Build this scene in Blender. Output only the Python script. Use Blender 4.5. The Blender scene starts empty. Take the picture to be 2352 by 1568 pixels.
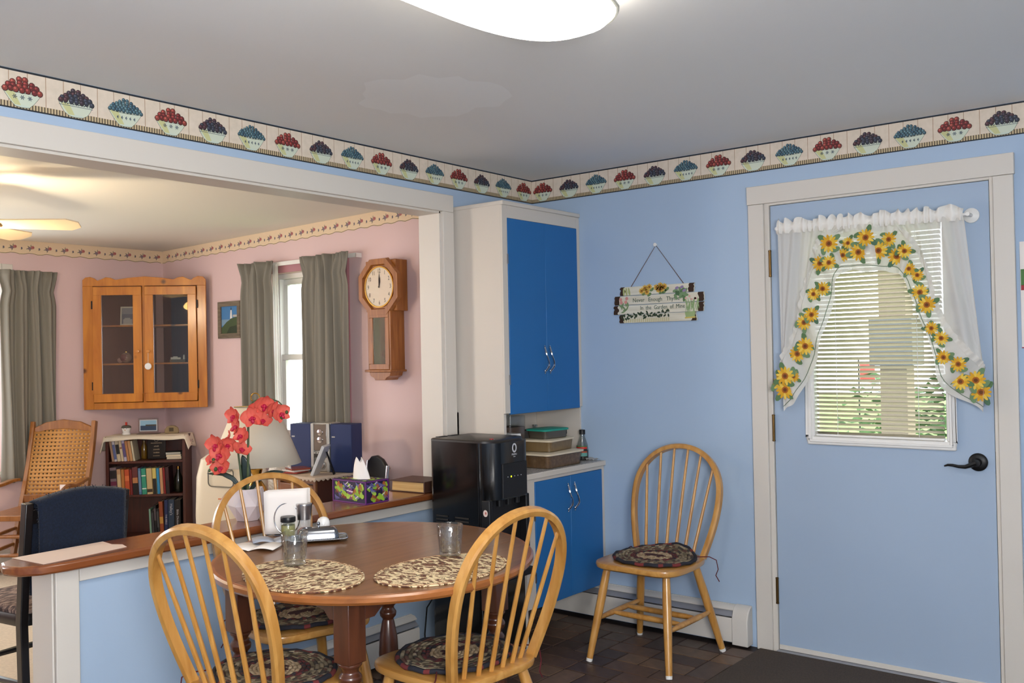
import bpy, bmesh, math, random
from mathutils import Vector, Matrix
random.seed(7)
PI = math.pi
SC = bpy.context.scene
COL = SC.collection

def srgb(r, g, b):
    f = lambda c: (c/255/12.92) if c/255 <= .04045 else ((c/255+.055)/1.055)**2.4
    return (f(r), f(g), f(b))

# ------------------------------------------------------------------ camera
def make_camera():
    yaw, pitch, roll = 2.2440, 0.0115, -0.0192
    cy, sy, cp, sp = math.cos(yaw), math.sin(yaw), math.cos(pitch), math.sin(pitch)
    fwd = Vector((cy*cp, sy*cp, sp)); right = Vector((sy, -cy, 0)); up = right.cross(fwd)
    cr, sr = math.cos(roll), math.sin(roll)
    r2 = right*cr+up*sr; u2 = right*-sr+up*cr
    cam = bpy.data.cameras.new('camera'); cam.sensor_width = 36; cam.lens = 2145.0/2352*36
    cam.clip_start = .05
    o = bpy.data.objects.new('camera', cam); COL.objects.link(o)
    M = Matrix((r2, u2, -fwd)).transposed().to_4x4(); M.translation = (3.1098, -4.1001, 1.3922)
    o.matrix_world = M
    SC.camera = o
make_camera()

# ------------------------------------------------------------------ world, lights, exposure
W = bpy.data.worlds.new('sky'); SC.world = W; W.use_nodes = True
bg = W.node_tree.nodes['Background']; bg.inputs[0].default_value = (.90, .97, 1.0, 1); bg.inputs[1].default_value = 5.0
SC.view_settings.view_transform = 'Standard'; SC.view_settings.look = 'None'
SC.view_settings.gamma = 1; SC.view_settings.use_curve_mapping = False
SC.view_settings.exposure = 0.0
SC.cycles.max_bounces = 8; SC.cycles.diffuse_bounces = 4; SC.cycles.glossy_bounces = 3; SC.cycles.transmission_bounces = 6; SC.cycles.transparent_max_bounces = 14
SC.cycles.caustics_reflective = False; SC.cycles.caustics_refractive = False; SC.cycles.adaptive_threshold = .02
FLASH_W, KITCHEN_FILL_W, FIXTURE_E, FAN_W, LIVING_W = 38, 165, 11.2, 30, 66

def area(name, loc, target, size, size_y, power, color=(1, 1, 1), portal=False):
    l = bpy.data.lights.new(name, 'AREA'); l.shape = 'RECTANGLE'; l.size = size; l.size_y = size_y
    l.energy = power; l.color = color
    if portal: l.cycles.is_portal = True
    o = bpy.data.objects.new(name, l); COL.objects.link(o); o.location = loc
    o.rotation_euler = (Vector(target)-Vector(loc)).to_track_quat('-Z', 'Y').to_euler()
    return o
# the camera's own flash, just above and left of the lens
fl = bpy.data.lights.new('camera_flash', 'POINT'); fl.energy = FLASH_W; fl.shadow_soft_size = .045; fl.color = (1, .97, .93)
flo = bpy.data.objects.new('camera_flash', fl); COL.objects.link(flo); flo.location = (3.07, -4.16, 1.53)
# added fill panel out of view behind the camera; no window is built there
area('added_kitchen_fill', (4.12, -4.35, 1.5), (0, -2.9, 1.25), 1.3, 1.1, KITCHEN_FILL_W, (1, .985, .955))
area('added_living_fill', (-3.66, -3.9, 1.35), (-1.0, -2.2, 2.5), 1.3, 1.2, LIVING_W, (.95, .98, 1))  # extra panel added to brighten the living room; the wall behind is solid
area('portal_living_right', (-1.95, .14, 1.4), (-1.95, -3, 1.4), .75, 1.2, 1, portal=True)
area('portal_living_left', (-3.86, -1.85, 1.3), (0, -1.85, 1.3), 1.2, 1.35, 1, portal=True)
area('portal_door', (1.83, .12, 1.45), (1.83, -3, 1.45), .55, .92, 1, portal=True)

# ------------------------------------------------------------------ materials
MATS = {}
def nt(name):
    m = bpy.data.materials.new(name); m.use_nodes = True
    t = m.node_tree; b = t.nodes['Principled BSDF']; MATS[name] = m
    return m, t, b
def add_bump(t, b, scale, strength, dist=.002, stretch=(1, 1, 1)):
    tc = t.nodes.new('ShaderNodeTexCoord'); mp = t.nodes.new('ShaderNodeMapping'); mp.inputs['Scale'].default_value = stretch
    n = t.nodes.new('ShaderNodeTexNoise'); n.inputs['Scale'].default_value = scale; n.inputs['Detail'].default_value = 3
    bp = t.nodes.new('ShaderNodeBump'); bp.inputs['Strength'].default_value = strength; bp.inputs['Distance'].default_value = dist
    t.links.new(tc.outputs['Object'], mp.inputs[0]); t.links.new(mp.outputs[0], n.inputs['Vector'])
    t.links.new(n.outputs['Fac'], bp.inputs['Height']); t.links.new(bp.outputs[0], b.inputs['Normal'])
def pbr(name, rgb, rough=.5, metal=0, var=0, vscale=4, bump=0, bscale=60, trans=0, ior=1.45, spec=None, coat=0, emit=None, alpha=None, sheen=0, rgb2=None, stretch=(1, 1, 1)):
    m, t, b = nt(name)
    c = srgb(*rgb); b.inputs['Base Color'].default_value = (*c, 1)
    b.inputs['Roughness'].default_value = rough; b.inputs['Metallic'].default_value = metal
    b.inputs['Transmission Weight'].default_value = trans; b.inputs['IOR'].default_value = ior
    if spec is not None: b.inputs['Specular IOR Level'].default_value = spec
    if coat: b.inputs['Coat Weight'].default_value = coat; b.inputs['Coat Roughness'].default_value = .12
    if sheen: b.inputs['Sheen Weight'].default_value = sheen
    if emit: b.inputs['Emission Color'].default_value = (*srgb(*emit[0]), 1); b.inputs['Emission Strength'].default_value = emit[1]
    if alpha is not None: b.inputs['Alpha'].default_value = alpha
    if var or rgb2:
        tc = t.nodes.new('ShaderNodeTexCoord'); mp = t.nodes.new('ShaderNodeMapping'); mp.inputs['Scale'].default_value = stretch
        n = t.nodes.new('ShaderNodeTexNoise'); n.inputs['Scale'].default_value = vscale; n.inputs['Detail'].default_value = 4
        r = t.nodes.new('ShaderNodeValToRGB'); e = r.color_ramp.elements
        c2 = srgb(*rgb2) if rgb2 else tuple(max(0, x*(1-var)) for x in c)
        c1 = c if rgb2 else tuple(min(1, x*(1+var*.5)) for x in c)
        e[0].position = .3; e[0].color = (*c2, 1); e[1].position = .7; e[1].color = (*c1, 1)
        t.links.new(tc.outputs['Object'], mp.inputs[0]); t.links.new(mp.outputs[0], n.inputs['Vector'])
        t.links.new(n.outputs['Fac'], r.inputs[0]); t.links.new(r.outputs[0], b.inputs['Base Color'])
    if bump: add_bump(t, b, bscale, bump)
    return m
def wood(name, dark, light, rough=.35, stretch=(1, 12, 12), scale=3, coat=.3, knots=False):
    m, t, b = nt(name)
    b.inputs['Roughness'].default_value = rough
    if coat: b.inputs['Coat Weight'].default_value = coat; b.inputs['Coat Roughness'].default_value = .18
    tc = t.nodes.new('ShaderNodeTexCoord'); mp = t.nodes.new('ShaderNodeMapping'); mp.inputs['Scale'].default_value = stretch
    n = t.nodes.new('ShaderNodeTexNoise'); n.inputs['Scale'].default_value = scale; n.inputs['Detail'].default_value = 6; n.inputs['Distortion'].default_value = .6
    r = t.nodes.new('ShaderNodeValToRGB'); e = r.color_ramp.elements
    e[0].position = .32; e[0].color = (*srgb(*dark), 1); e[1].position = .68; e[1].color = (*srgb(*light), 1)
    L = t.links
    L.new(tc.outputs['Object'], mp.inputs[0]); L.new(mp.outputs[0], n.inputs['Vector']); L.new(n.outputs['Fac'], r.inputs[0])
    out = r.outputs[0]
    if knots:
        v = t.nodes.new('ShaderNodeTexVoronoi'); v.inputs['Scale'].default_value = 5.2
        r2 = t.nodes.new('ShaderNodeValToRGB'); q = r2.color_ramp.elements
        q[0].position = .05; q[0].color = (.10, .07, .05, 1); q[1].position = .13; q[1].color = (1, 1, 1, 1)
        mx = t.nodes.new('ShaderNodeMix'); mx.data_type = 'RGBA'; mx.blend_type = 'MULTIPLY'; mx.inputs[0].default_value = .9
        L.new(tc.outputs['Object'], v.inputs['Vector']); L.new(v.outputs['Distance'], r2.inputs[0])
        L.new(out, mx.inputs[6]); L.new(r2.outputs[0], mx.inputs[7]); out = mx.outputs[2]
    L.new(out, b.inputs['Base Color'])
    return m
def printmat(name, rough=.6):
    m, t, b = nt(name); a = t.nodes.new('ShaderNodeAttribute'); a.attribute_name = 'Col'
    t.links.new(a.outputs['Color'], b.inputs['Base Color']); b.inputs['Roughness'].default_value = rough
    return m
def ramp_noise(name, stops, scale=20, stretch=(1, 1, 1), rough=.8, detail=3, const=True, dist=0, bump=0):
    m, t, b = nt(name)
    tc = t.nodes.new('ShaderNodeTexCoord'); mp = t.nodes.new('ShaderNodeMapping'); mp.inputs['Scale'].default_value = stretch
    n = t.nodes.new('ShaderNodeTexNoise'); n.inputs['Scale'].default_value = scale; n.inputs['Detail'].default_value = detail; n.inputs['Distortion'].default_value = dist
    r = t.nodes.new('ShaderNodeValToRGB'); cr = r.color_ramp
    if const: cr.interpolation = 'CONSTANT'
    while len(cr.elements) < len(stops): cr.elements.new(.5)
    for e, (p, c) in zip(cr.elements, stops): e.position = p; e.color = (*srgb(*c), 1)
    t.links.new(tc.outputs['Object'], mp.inputs[0]); t.links.new(mp.outputs[0], n.inputs['Vector']); t.links.new(n.outputs['Fac'], r.inputs[0])
    t.links.new(r.outputs[0], b.inputs['Base Color']); b.inputs['Roughness'].default_value = rough
    if bump:
        bp = t.nodes.new('ShaderNodeBump'); bp.inputs['Strength'].default_value = bump; bp.inputs['Distance'].default_value = .003
        t.links.new(n.outputs['Fac'], bp.inputs['Height']); t.links.new(bp.outputs[0], b.inputs['Normal'])
    return m
def sheer(name, rgb, opac=.62):
    m = bpy.data.materials.new(name); m.use_nodes = True; t = m.node_tree; MATS[name] = m
    t.nodes.remove(t.nodes['Principled BSDF']); out = t.nodes['Material Output']
    d = t.nodes.new('ShaderNodeBsdfDiffuse'); d.inputs[0].default_value = (*srgb(*rgb), 1)
    tl = t.nodes.new('ShaderNodeBsdfTranslucent'); tl.inputs[0].default_value = (*srgb(*rgb), 1)
    tr = t.nodes.new('ShaderNodeBsdfTransparent')
    a = t.nodes.new('ShaderNodeMixShader'); a.inputs[0].default_value = .3
    c = t.nodes.new('ShaderNodeMixShader'); c.inputs[0].default_value = opac
    t.links.new(d.outputs[0], a.inputs[1]); t.links.new(tl.outputs[0], a.inputs[2])
    t.links.new(tr.outputs[0], c.inputs[1]); t.links.new(a.outputs[0], c.inputs[2]); t.links.new(c.outputs[0], out.inputs[0])
    return m
def thin_glass(name, rgb=(255, 255, 255), gloss=.10, rough=.02):
    m = bpy.data.materials.new(name); m.use_nodes = True; t = m.node_tree; MATS[name] = m
    t.nodes.remove(t.nodes['Principled BSDF']); out = t.nodes['Material Output']
    g = t.nodes.new('ShaderNodeBsdfGlossy'); g.inputs['Roughness'].default_value = rough
    tr = t.nodes.new('ShaderNodeBsdfTransparent'); tr.inputs[0].default_value = (*srgb(*rgb), 1)
    c = t.nodes.new('ShaderNodeMixShader'); c.inputs[0].default_value = gloss
    t.links.new(tr.outputs[0], c.inputs[1]); t.links.new(g.outputs[0], c.inputs[2]); t.links.new(c.outputs[0], out.inputs[0])
    return m

blue_wall = pbr('blue_wall_paint', (169, 190, 215), .62, bump=.06, bscale=160)
pink_wall = pbr('pink_wall_paint', (226, 197, 196), .7, bump=.06, bscale=160)
white_trim = pbr('white_trim_paint', (216, 209, 200), .45)
white_cab = pbr('white_cabinet_paint', (208, 199, 188), .4)
ceil_mat = pbr('ceiling_paint', (243, 240, 237), .85, bump=.1, bscale=90)
patch_mat = pbr('ceiling_patch_paint', (248, 246, 244), .8)
lceil_mat = pbr('living_ceiling_paint', (238, 234, 222), .85)
carpet = pbr('beige_carpet', (204, 190, 172), .95, var=.12, vscale=60, bump=.5, bscale=220)
mauve = pbr('mauve_trim_paint', (176, 124, 132), .5)
blue_door = pbr('blue_cabinet_door_paint', (32, 103, 166), .42)
door_paint = pbr('pale_blue_door_paint', (164, 182, 205), .5)
heater_white = pbr('heater_enamel', (214, 208, 200), .4)
chrome = pbr('chrome', (205, 205, 210), .12, 1)
steel = pbr('brushed_steel', (165, 160, 158), .28, 1)
brass = pbr('polished_brass', (214, 168, 84), .18, 1)
dark_brass = pbr('dark_brass', (110, 84, 50), .35, 1)
black_metal = pbr('black_iron', (22, 22, 24), .4, .3)
grey_metal = pbr('grey_fin_metal', (158, 160, 168), .4, .25)
oak = wood('honey_oak', (178, 122, 54), (206, 153, 82), .3, (6, 6, .8), 5, .5)
oak_y = wood('honey_oak_seat', (182, 126, 58), (208, 156, 86), .3, (9, 1, 9), 4, .5)
pine = wood('knotty_pine', (172, 98, 18), (204, 130, 40), .3, (6, 6, .8), 3, .5, knots=True)
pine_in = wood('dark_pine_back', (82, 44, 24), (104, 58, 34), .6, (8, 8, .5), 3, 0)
clock_oak = wood('clock_oak', (138, 78, 26), (168, 104, 46), .35, (8, 8, .8), 6, .3)
table_wood = wood('walnut_table_laminate', (106, 68, 38), (128, 86, 50), .28, (14, .7, 10), 3, .25)
table_leg = wood('dark_turned_wood', (72, 38, 24), (98, 54, 34), .3, (8, 8, 1), 4, .5)
rim_wood = wood('table_rim_wood', (134, 78, 34), (164, 100, 50), .3, (3, 3, 10), 4, .5)
cap_wood = wood('red_brown_ledge_wood', (116, 60, 30), (146, 84, 44), .25, (14, .8, 10), 3, .5)
mahogany = wood('mahogany_bookcase', (62, 24, 14), (84, 34, 20), .45, (8, 8, .6), 4, .2)
rocker_wood = wood('rocker_wood', (126, 76, 30), (158, 100, 46), .35, (8, 8, 1), 4, .4)
chest_wood = wood('chest_wood', (112, 66, 36), (140, 88, 52), .35, (1, 8, 8), 4, .3)
cane = pbr('woven_cane', (186, 132, 70), .6)
black_wood = pbr('black_chair_lacquer', (24, 20, 20), .3, coat=.4)
navy = pbr('navy_knit', (15, 27, 48), .95, var=.5, vscale=120, bump=1, bscale=260, sheen=.12)
grey_cloth = pbr('taupe_curtain_cloth', (130, 125, 115), .9, bump=.3, bscale=500)
white_cloth = pbr('white_cloth', (235, 228, 218), .85)
linen = pbr('cream_linen', (232, 220, 200), .85, bump=.3, bscale=300)
print_m = printmat('printed_colour')
fabric_print = printmat('printed_fabric', .9)
glass = pbr('clear_glass', (255, 255, 255), .02, trans=1, ior=1.46)
pane = thin_glass('window_pane', gloss=.04)
cab_pane = thin_glass('cabinet_pane', (235, 235, 230), gloss=.10)
plastic_clear = thin_glass('clear_plastic', (232, 232, 230), gloss=.16, rough=.15)
black_plastic = pbr('gloss_black_plastic', (10, 10, 11), .16, coat=.4)
matte_black = pbr('matte_black_plastic', (20, 20, 23), .45)
white_plastic = pbr('white_plastic', (235, 232, 228), .35)
cream_plastic = pbr('cream_plastic', (238, 226, 204), .3)
ceramic = pbr('white_ceramic', (238, 236, 234), .12, coat=.5)
paper = pbr('white_paper', (240, 232, 226), .9)

# ------------------------------------------------------------------ mesh builder
class MB:
    def __init__(s): s.v = []; s.f = []; s.c = []; s.col = None
    def add(s, vs, fs, M=None):
        o = len(s.v)
        s.v += [tuple(M @ Vector(p)) if M else tuple(p) for p in vs]
        for f in fs: s.f.append([o+i for i in f]); s.c.append(s.col)
        return s
    def box(s, x0, x1, y0, y1, z0, z1, M=None):
        v = [(x0,y0,z0),(x1,y0,z0),(x1,y1,z0),(x0,y1,z0),(x0,y0,z1),(x1,y0,z1),(x1,y1,z1),(x0,y1,z1)]
        return s.add(v, [(3,2,1,0),(4,5,6,7),(0,1,5,4),(1,2,6,5),(2,3,7,6),(3,0,4,7)], M)
    def prism(s, poly, z0, z1, M=None):
        n = len(poly)
        v = [(x,y,z0) for x,y in poly]+[(x,y,z1) for x,y in poly]
        return s.add(v, [list(range(n))[::-1], list(range(n,2*n))]+[(i,(i+1)%n,n+(i+1)%n,n+i) for i in range(n)], M)
    def poly(s, pts, M=None): return s.add(pts, [list(range(len(pts)))], M)
    def lathe(s, prof, n=24, M=None, cap=True, sx=1, sy=1):
        v = []; f = []
        for r, z in prof:
            for i in range(n):
                a = 2*PI*i/n; v.append((r*math.cos(a)*sx, r*math.sin(a)*sy, z))
        for k in range(len(prof)-1):
            for i in range(n):
                j = (i+1) % n; f.append((k*n+i, k*n+j, (k+1)*n+j, (k+1)*n+i))
        if cap:
            if prof[0][0] > 1e-5: f.append(list(range(n))[::-1])
            if prof[-1][0] > 1e-5: f.append(list(range((len(prof)-1)*n, len(prof)*n)))
        return s.add(v, f, M)
    def sweep(s, path, prof, radii=None, closed=False, up=None, M=None, cap=True):
        P = [Vector(p) for p in path]; n = len(P); m = len(prof); v = []; f = []
        prev = None
        for i in range(n):
            if closed: t = P[(i+1) % n]-P[i-1]
            else: t = P[min(i+1, n-1)]-P[max(i-1, 0)]
            t.normalize()
            if up is not None: u = Vector(up)
            elif prev is None: u = Vector((0, 0, 1)) if abs(t.z) < .9 else Vector((1, 0, 0))
            else: u = prev
            a = (u - t*u.dot(t))
            if a.length < 1e-5: a = t.orthogonal()
            a.normalize(); b = t.cross(a); prev = a
            r = radii[i] if radii else 1
            for (p, q) in prof: v.append(tuple(P[i]+a*(q*r)+b*(p*r)))
        N = n if closed else n-1
        for i in range(N):
            for k in range(m):
                l = (k+1) % m; i2 = (i+1) % n
                f.append((i*m+k, i*m+l, i2*m+l, i2*m+k))
        if cap and not closed:
            f.append(list(range(m))[::-1]); f.append(list(range((n-1)*m, n*m)))
        return s.add(v, f, M)
    def tube(s, path, r, n=8, closed=False, M=None, radii=None):
        prof = [(r*math.cos(2*PI*i/n), r*math.sin(2*PI*i/n)) for i in range(n)]
        return s.sweep(path, prof, radii, closed, None, M)
    def taper(s, p0, p1, r0, r1, n=10, mid=None):
        path = [Vector(p0), Vector(p1)]; rad = [r0, r1]
        if mid: path = [Vector(p0), Vector(p0).lerp(Vector(p1), .5), Vector(p1)]; rad = [r0, mid, r1]
        return s.sweep(path, [(math.cos(2*PI*i/n), math.sin(2*PI*i/n)) for i in range(n)], rad)
    def grid(s, fn, nu, nv, M=None):
        v = [fn(i/nu, j/nv) for i in range(nu+1) for j in range(nv+1)]; w = nv+1
        return s.add(v, [(i*w+j, (i+1)*w+j, (i+1)*w+j+1, i*w+j+1) for i in range(nu) for j in range(nv)], M)
    def disc(s, cx, cz, rx, rz, y=0, n=14, rot=0):
        c, q = math.cos(rot), math.sin(rot); pts = []
        for i in range(n):
            a = 2*PI*i/n; X = rx*math.cos(a); Z = rz*math.sin(a); pts.append((cx+X*c-Z*q, y, cz+X*q+Z*c))
        return s.poly(pts)
    def sphere(s, c, r, n=12, m=8, sc=(1, 1, 1)):
        prof = [(max(1e-4, r*math.sin(PI*k/m)), -r*math.cos(PI*k/m)) for k in range(m+1)]
        return s.lathe(prof, n, Matrix.Translation(c) @ Matrix.Diagonal((*sc, 1)), cap=False)
    def mesh(s, name, mat, sharp=38):
        me = bpy.data.meshes.new(name); me.from_pydata(s.v, [], s.f)
        if any(c is not None for c in s.c):
            a = me.color_attributes.new('Col', 'FLOAT_COLOR', 'CORNER'); k = 0
            for p, c in zip(me.polygons, s.c):
                cc = (*srgb(*(c or (200, 200, 200))), 1)
                for li in p.loop_indices: a.data[li].color = cc
        me.polygons.foreach_set('use_smooth', [True]*len(me.polygons))
        if mat: me.materials.append(mat)
        bm = bmesh.new(); bm.from_mesh(me); bmesh.ops.remove_doubles(bm, verts=bm.verts, dist=2e-6); bmesh.ops.recalc_face_normals(bm, faces=bm.faces); bm.to_mesh(me); bm.free()
        me.set_sharp_from_angle(angle=math.radians(sharp)); me.update()
        return me
    def build(s, name, mat, parent=None, bevel=0, solid=0, sub=0, sharp=38, loc=None, rz=None):
        return link(name, s.mesh(name, mat, sharp), parent, bevel, solid, sub, loc, rz)
def link(name, me, parent=None, bevel=0, solid=0, sub=0, loc=None, rz=None, M=None):
    o = bpy.data.objects.new(name, me); COL.objects.link(o)
    if parent: o.parent = parent
    if loc: o.location = loc
    if rz is not None: o.rotation_euler = (0, 0, rz)
    if M is not None: o.matrix_local = M
    if solid: q = o.modifiers.new('solid', 'SOLIDIFY'); q.thickness = solid; q.offset = 0
    if bevel: q = o.modifiers.new('bevel', 'BEVEL'); q.width = bevel; q.segments = 2; q.limit_method = 'ANGLE'; q.angle_limit = math.radians(40)
    if sub: q = o.modifiers.new('sub', 'SUBSURF'); q.levels = sub; q.render_levels = sub
    return o
def tag(o, label=None, cat=None, group=None, kind=None):
    if label: o['label'] = label
    if cat: o['category'] = cat
    if group: o['group'] = group
    if kind: o['kind'] = kind
    return o
def thing(name, label, cat, loc=(0, 0, 0), rz=0, group=None):
    o = bpy.data.objects.new(name, None); COL.objects.link(o); o.empty_display_size = .05
    o.location = loc; o.rotation_euler = (0, 0, rz)
    return tag(o, label, cat, group)
def struct(name, mb, mat, label=None, bevel=0, parent=None):
    o = mb.build(name, mat, parent, bevel)
    if parent is None: tag(o, label, kind='structure')
    return o
def dup(root, loc, rz, label, group=None):
    def cp(o, par):
        c = o.copy(); COL.objects.link(c); c.parent = par
        for ch in o.children: cp(ch, c)
        return c
    r = cp(root, None); r.location = loc; r.rotation_euler = (0, 0, rz); r['label'] = label
    if group: r['group'] = group
    return r
def text(name, s, size, mat, parent, M, align='CENTER', ext=.0003, sx=1):
    cu = bpy.data.curves.new(name, 'FONT'); cu.body = s; cu.size = size; cu.align_x = align; cu.align_y = 'CENTER'; cu.extrude = ext; cu.resolution_u = 2
    t = bpy.data.objects.new(name, cu); me = bpy.data.meshes.new_from_object(t); bpy.data.objects.remove(t); bpy.data.curves.remove(cu)
    me.name = name; me.materials.clear(); me.materials.append(mat)
    return link(name, me, parent, M=M @ Matrix.Diagonal((sx, 1, 1, 1)))
def RX(a): return Matrix.Rotation(a, 4, 'X')
def RY(a): return Matrix.Rotation(a, 4, 'Y')
def RZ(a): return Matrix.Rotation(a, 4, 'Z')
def T(x, y, z): return Matrix.Translation((x, y, z))
FRONT = RX(PI/2)          # text lying in xy -> standing in xz, facing -y
B = lambda *a: MB().box(*a)

# ================================================================== STRUCTURE
H = 2.336
# kitchen floor with its tiles
floor_m = pbr('dark_vinyl_floor', (62, 46, 38), .5)
fl_o = struct('floor', B(-.07, 4.3, -5.3, .15, -.06, 0), pbr('floor_joint_vinyl', (44, 34, 30), .55), 'dark brown tiled kitchen floor')
tile_mats = [pbr('floor_tile_%d' % i, c, .42, var=.25, vscale=22, bump=.15, bscale=90) for i, c in enumerate([(92, 70, 57), (78, 60, 51), (110, 86, 67), (88, 72, 62), (68, 53, 47)])]
tmesh = {}
def tile(w, h, k):
    if (w, h, k) not in tmesh:
        mb = MB(); g = .0035; c = .002; z = .0035
        x0, x1, y0, y1 = g, w-g, g, h-g
        mb.add([(x0,y0,-.004),(x1,y0,-.004),(x1,y1,-.004),(x0,y1,-.004),(x0+c,y0+c,z),(x1-c,y0+c,z),(x1-c,y1-c,z),(x0+c,y1-c,z)],
               [(4,5,6,7),(0,1,5,4),(1,2,6,5),(2,3,7,6),(3,0,4,7)])
        tmesh[(w, h, k)] = mb.mesh('floor_tile', tile_mats[k])
    return tmesh[(w, h, k)]
rt = random.Random(3)
U = .115; nx, ny = 17, 17; used = set()
for j in range(ny):
    for i in range(nx):
        if (i, j) in used: continue
        opts = [(1, 1)]
        if i+1 < nx and (i+1, j) not in used: opts += [(2, 1)]*3
        if j+1 < ny and (i, j+1) not in used: opts += [(1, 2)]*1
        w, h = rt.choice(opts)
        for a in range(w):
            for b in range(h): used.add((i+a, j+b))
        link('floor_tile', tile(U*w, U*h, rt.randrange(5)), fl_o, loc=(.02+i*U, -2.03+j*U, 0))
struct('floor_living', B(-3.9, -.07, -5.3, .15, -.06, .002), carpet, 'beige carpet of the living room floor')
# ceilings
co = struct('ceiling', B(-.13, 4.3, -5.3, .15, H, H+.1), ceil_mat, 'off-white kitchen ceiling')
pm = MB(); rr = random.Random(5); pts = []
for i in range(26):
    a = 2*PI*i/26; k = 1+rr.uniform(-.14, .14); pts.append((.75+.28*math.cos(a)*k, -1.60+.26*math.sin(a)*k, H-.0008))
struct('ceiling_patch', pm.poly(pts[::-1]), patch_mat, parent=co)
cl = MB(); cl.add([(-3.9,-5.3,2.2475),(-.13,-5.3,2.325),(-.13,.15,2.325),(-3.9,.15,2.2475),(-3.9,-5.3,2.4),(-.13,-5.3,2.4),(-.13,.15,2.4),(-3.9,.15,2.4)],
                  [(0,1,2,3),(7,6,5,4),(0,4,5,1),(1,5,6,2),(2,6,7,3),(3,7,4,0)])
struct('ceiling_living', cl, lceil_mat, 'cream living room ceiling')
# kitchen walls
DX0, DX1, DZ = 1.345, 2.313, 2.068
w = MB(); w.box(0, DX0, 0, .15, 0, H); w.box(DX1, 4.3, 0, .15, 0, H); w.box(DX0, DX1, 0, .15, DZ, H)
struct('wall_right', w, blue_wall, 'pale blue kitchen wall with the door')
w = MB(); w.box(-.13, 0, -.745, 0, 0, H); w.box(-.13, 0, -3.6, -.745, 2.087, H); w.box(-.13, 0, -5.3, -3.6, 0, H)
struct('wall_left', w, blue_wall, 'pale blue kitchen wall around the wide opening')
struct('wall_half', B(-.125, 0, -2.63, -.745, 0, .703), blue_wall, 'pale blue half wall below the wooden ledge')
w = MB(); w.box(4.2, 4.3, -5.3, 0, 0, H)
struct('wall_back', w, blue_wall); struct('wall_near', B(-.13, 4.3, -5.4, -5.3, 0, H), blue_wall)
# living walls
w = MB(); WX0, WX1, WZ0, WZ1 = -2.33, -1.58, .80, 1.975
w.box(-3.87, WX0, 0, .15, 0, 2.4); w.box(WX1, -.13, 0, .15, 0, 2.4); w.box(WX0, WX1, 0, .15, 0, WZ0); w.box(WX0, WX1, 0, .15, WZ1, 2.4)
struct('wall_living_right', w, pink_wall, 'pink living room wall with the clock')
w = MB(); LY0, LY1, LZ0, LZ1 = -2.5, -1.235, .62, 2.0
w.box(-3.87, -3.72, -5.3, LY0, 0, 2.4); w.box(-3.87, -3.72, LY1, 0, 0, 2.4); w.box(-3.87, -3.72, LY0, LY1, 0, LZ0); w.box(-3.87, -3.72, LY0, LY1, LZ1, 2.4)
struct('wall_living_left', w, pink_wall, 'pink living room wall beside the rocking chair')
struct('wall_living_near', B(-3.9, -.13, -5.4, -5.3, 0, 2.4), pink_wall)
# trim
struct('trim_1', B(-.0, .02, -3.7, -.669, 2.087, 2.171), white_trim, 'white casing board over the wide opening', .002)
struct('trim_2', B(0, .02, -.745, -.669, .737, 2.087), white_trim, 'white casing board beside the corner cabinet', .002)
w = MB(); w.box(-.135, .004, -3.6, -.749, 2.077, 2.087); w.box(-.135, .004, -.757, -.745, .737, 2.087)
struct('trim_3', w, white_trim, 'white liner boards inside the wide opening')
struct('trim_4', B(0, .018, -2.563, -.745, .655, .703), white_trim, 'white board under the wooden ledge', .002)
w = MB(); w.box(0, .018, -2.643, -2.565, 0, .703)
struct('trim_5', w, white_trim, 'white upright board at the half wall end', .002)
w = MB(); w.box(-.135, .0, -2.645, -2.630, 0, .703); w.box(-.135, .008, -2.652, -2.645, 0, .703)
struct('trim_6', w, white_trim, 'white end panel of the half wall', .002)
# door casing
w = MB(); w.box(1.272, 1.347, -.02, 0, 0, 2.052); w.box(2.305, 2.378, -.02, 0, 0, 2.052)
cas = struct('trim_7', w, white_trim, 'white casing around the pale blue door', .002)
struct('head_board', B(1.268, 2.382, -.022, 0, 2.053, 2.137), white_trim, None, .002, cas)
w = MB(); w.box(1.347, 1.369, -.006, .14, 0, 2.066); w.box(2.289, 2.311, -.006, .14, 0, 2.066); w.box(1.369, 2.289, -.006, .14, 2.043, 2.066)
struct('jamb', w, white_trim, None, .001, cas)
struct('threshold', B(1.369, 2.289, -.03, .14, 0, .012), grey_metal, None, .002, cas)
# baseboards of the living room
struct('baseboard_living_left', B(-3.72, -3.705, -5.3, -.0, 0, .09), white_trim)
struct('baseboard_living_right', B(-3.70, -.14, -.015, 0, 0, .09), white_trim)

# wooden ledge on the half wall
poly = [(.058, -.757), (.058, -2.62), (.045, -2.70), (.005, -2.755), (-.06, -2.775), (-.125, -2.755), (-.165, -2.70), (-.178, -2.62), (-.178, -.757)]
lg = MB().prism(poly, .703, .7355).build('wood_ledge', cap_wood, bevel=.008)
tag(lg, 'long red-brown wooden ledge with rounded end on the half wall', 'ledge')

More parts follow.
